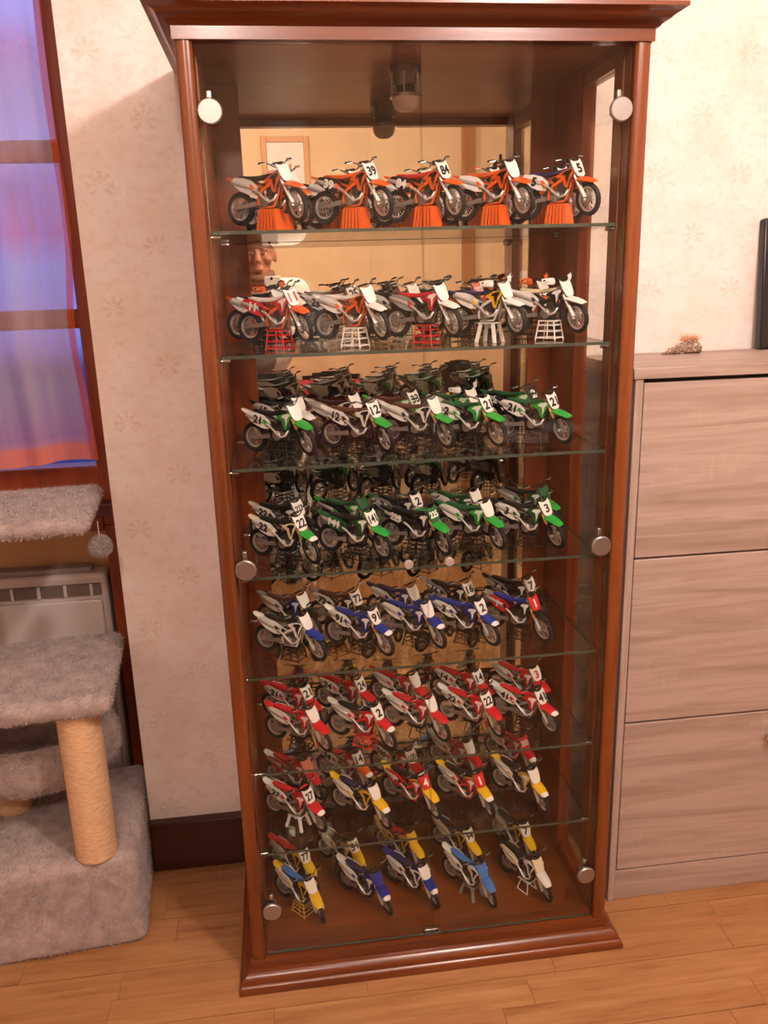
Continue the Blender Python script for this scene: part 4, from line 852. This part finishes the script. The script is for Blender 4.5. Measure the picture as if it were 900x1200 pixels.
def hand(mb, W0, dirv, palm, side, curl):
    d = dirv.normalized(); nrm = palm.normalized(); w = d.cross(nrm).normalized()*side
    mb.capsule(W0, 0.026, W0+d*0.03, 0.028)
    for k in range(4): b_ = W0+d*0.085+w*(0.030-0.020*k); mb.capsule(W0+d*0.02+w*(0.018-0.012*k), 0.0145, b_, 0.0115)
    for k, L in enumerate((0.070, 0.078, 0.073, 0.058)):
        p = W0+d*0.085+w*(0.030-0.020*k); a = 0
        for j, f in enumerate((0.46, 0.30, 0.24)):
            a += curl[min(j, len(curl)-1)]; q = p+(d*math.cos(a)+nrm*math.sin(a))*L*f*1.05; mb.capsule(p, 0.0092-0.0007*j, q, 0.0086-0.0008*j, 10); p = q
    t0 = W0+d*0.025+w*0.026; t1 = t0+(d*0.6+w*0.55+nrm*0.4).normalized()*0.042; t2 = t1+(d*0.8+nrm*0.5+w*0.05).normalized()*0.034
    mb.capsule(t0, 0.014, t1, 0.0115); mb.capsule(t1, 0.0108, t2, 0.009)
SKIN, nt_, b_ = newmat('skin'); b_.inputs['Base Color'].default_value = lin('#a86f55'); b_.inputs['Roughness'].default_value = 0.5; b_.inputs['Subsurface Weight'].default_value = 0.1; b_.inputs['Subsurface Scale'].default_value = 0.01
bd = MB(); head(bd); bd.capsule((0.0, 0.0, 1.40), 0.062, HD_+Vector((0, 0.0, -0.06)), 0.056, 18)
for z, rx, ry in ((0.93, 0.15, 0.105), (1.05, 0.142, 0.10), (1.18, 0.15, 0.105), (1.31, 0.165, 0.105), (1.38, 0.16, 0.095)): bd.ball((0, 0, z), (rx, ry, 0.12), 18, 10)
bd.capsule(SHL['l'], 0.058, SHL['r'], 0.058)
for s in 'rl':
    bd.capsule(SHL[s], 0.055, ELB[s], 0.041); bd.capsule(ELB[s], 0.041, WRI[s], 0.027)
    h, k, a = LEG[s]; bd.capsule(h, 0.085, k, 0.055); bd.capsule(k, 0.055, a, 0.04); bd.capsule(a+Vector((0, -0.02, -0.04)), 0.036, a+Vector((0, 0.16, -0.055)), 0.03)
hand(bd, WRI['r'], Vector((-0.45, 0.50, 0.55)), Vector((-0.6, 0.25, -0.6)), -1, (0.45, 0.7, 0.6)); hand(bd, WRI['l'], Vector((0.35, 0.55, 0.25)), Vector((0.5, -0.2, -0.2)), 1, (0.3, 0.4, 0.4))
remesh(bd, 'body', SKIN, 0.006, smooth=4)
def m_cloth(name, a, b2, sc_=120):
    m, nt, b = newmat(name); n = N(nt); f = n.noise(n.geo(), sc_, 3); n.link(n.ramp(f, [(0.3, a), (0.7, b2)]), b.inputs['Base Color']); b.inputs['Roughness'].default_value = 0.9; return m
sw_ = MB()
for z, rx, ry in ((1.14, 0.172, 0.125), (1.22, 0.176, 0.13), (1.31, 0.185, 0.125)): sw_.ball((0, 0, z), (rx, ry, 0.12), 18, 10)
sw_.capsule(SHL['l'], 0.073, SHL['r'], 0.073); sw_.ball((0, 0.0, 1.45), (0.10, 0.085, 0.05)); sw_.ball((0, 0, 1.38), (0.19, 0.12, 0.09), 18, 10)
for s in 'rl': sw_.capsule(SHL[s], 0.071, ELB[s], 0.058); sw_.capsule(ELB[s], 0.057, ELB[s].lerp(WRI[s], 0.92), 0.040)
sw_.ring([(0.068, 1.445), (0.082, 1.44), (0.082, 1.465), (0.070, 1.468)], (0.005, 0.01, 0), (0, 0, 1), 24)
remesh(sw_, 'sweater', m_cloth('pale_sweater', '#cfc8c2', '#ded8d2'), 0.011)
ch = MB()
for z, rx in ((1.14, 0.12), (1.22, 0.12), (1.31, 0.115)): ch.ball((0, 0.045, z), (rx, 0.098, 0.10), 16, 10)
remesh(ch, 'chest_panel', m_cloth('grey_chest', '#6f6664', '#7f7674'), 0.012)
tr = MB(); tr.ball((0, 0, 0.90), (0.172, 0.125, 0.10), 18, 10); tr.ball((0, 0, 1.0), (0.17, 0.125, 0.10), 18, 10)
for s in 'rl': h, k, a = LEG[s]; tr.capsule(h, 0.100, k, 0.072); tr.capsule(k, 0.072, a, 0.058)
remesh(tr, 'trousers', m_cloth('dark_trousers', '#1f1c1e', '#2a2628'), 0.012)
for s in 'rl':
    a = LEG[s][2]; so = MB(); so.capsule(a+Vector((0, -0.03, -0.045)), 0.045, a+Vector((0, 0.16, -0.052)), 0.037); remesh(so, 'shoe', plain('#2c2420', 0.6), 0.008)
bn = MB(); c = HD_+Vector((0, -0.014, 0.04))
bn.loft([[c+Vector((w*0.088*math.cos(a), w*0.106*math.sin(a), z)) for a in (2*math.pi*k/24 for k in range(24))] for w, z in ((0.98, 0.004), (1.02, 0.0), (1.03, 0.03), (0.99, 0.034), (0.96, 0.06), (0.82, 0.09), (0.5, 0.108), (0.1, 0.114))]).build('beanie', m_cloth('grey_knit', '#655a56', '#766b66', 200), per, sharp=60)
for s in (-1, 1):
    ey = HD_+Vector((s*0.030, 0.0815, 0.012)); MB().ball(ey, (0.0105, 0.0046, 0.0038)).build('eye', plain('#e6ded8', 0.2), per); MB().ball(ey+Vector((0, 0.0030, -0.0005)), (0.0050, 0.003, 0.0036)).build('iris', plain('#2a1c14', 0.2), per)
    MB().capsule(HD_+Vector((s*0.015, 0.094, 0.034)), 0.0042, HD_+Vector((s*0.048, 0.080, 0.036)), 0.0032, 8).build('eyebrow', plain('#3a281e', 0.8), per)
MB().loft([[HD_+Vector((x*1.0, 0.0995-abs(x)*0.25, z)) for z in (-0.0655, -0.0610)]+[HD_+Vector((x, 0.094-abs(x)*0.25, z)) for z in (-0.0610, -0.0655)] for x in (-0.022, -0.01, 0.0, 0.01, 0.022)]).build('mouth', plain('#8a4a40', 0.5), per)
bdm = MB()
for k in range(13):
    t = -1+2*k/12; bdm.ball(HD_+Vector((0.060*math.sin(t*1.35), 0.030+0.052*math.cos(t*1.35), -0.070-0.030*math.cos(t*1.3))), (0.017, 0.012, 0.020), 10, 6)
remesh(bdm, 'short_beard', m_cloth('stubble', '#7a5442', '#8a6350', 300), 0.006)
ph = thing('phone', (-0.265, -1.54, 1.345), label='silver phone held up by the man reflected in the mirror', cat='phone')
MB().box((-0.036, -0.0085, 0), (0.036, 0, 0.158)).build('case', plain('#d8d2ce', 0.4), ph, bevel=0.004); MB().box((-0.033, -0.0095, 0.004), (0.033, -0.0084, 0.154)).build('screen', plain('#15151a', 0.1), ph)
MB().lathe([(0.006, 0), (0.006, 0.001), (0, 0.001)], (-0.004, 0, 0.1478), (0, 1, 0), 14).build('lens', plain('#0c0c10', 0.05), ph)
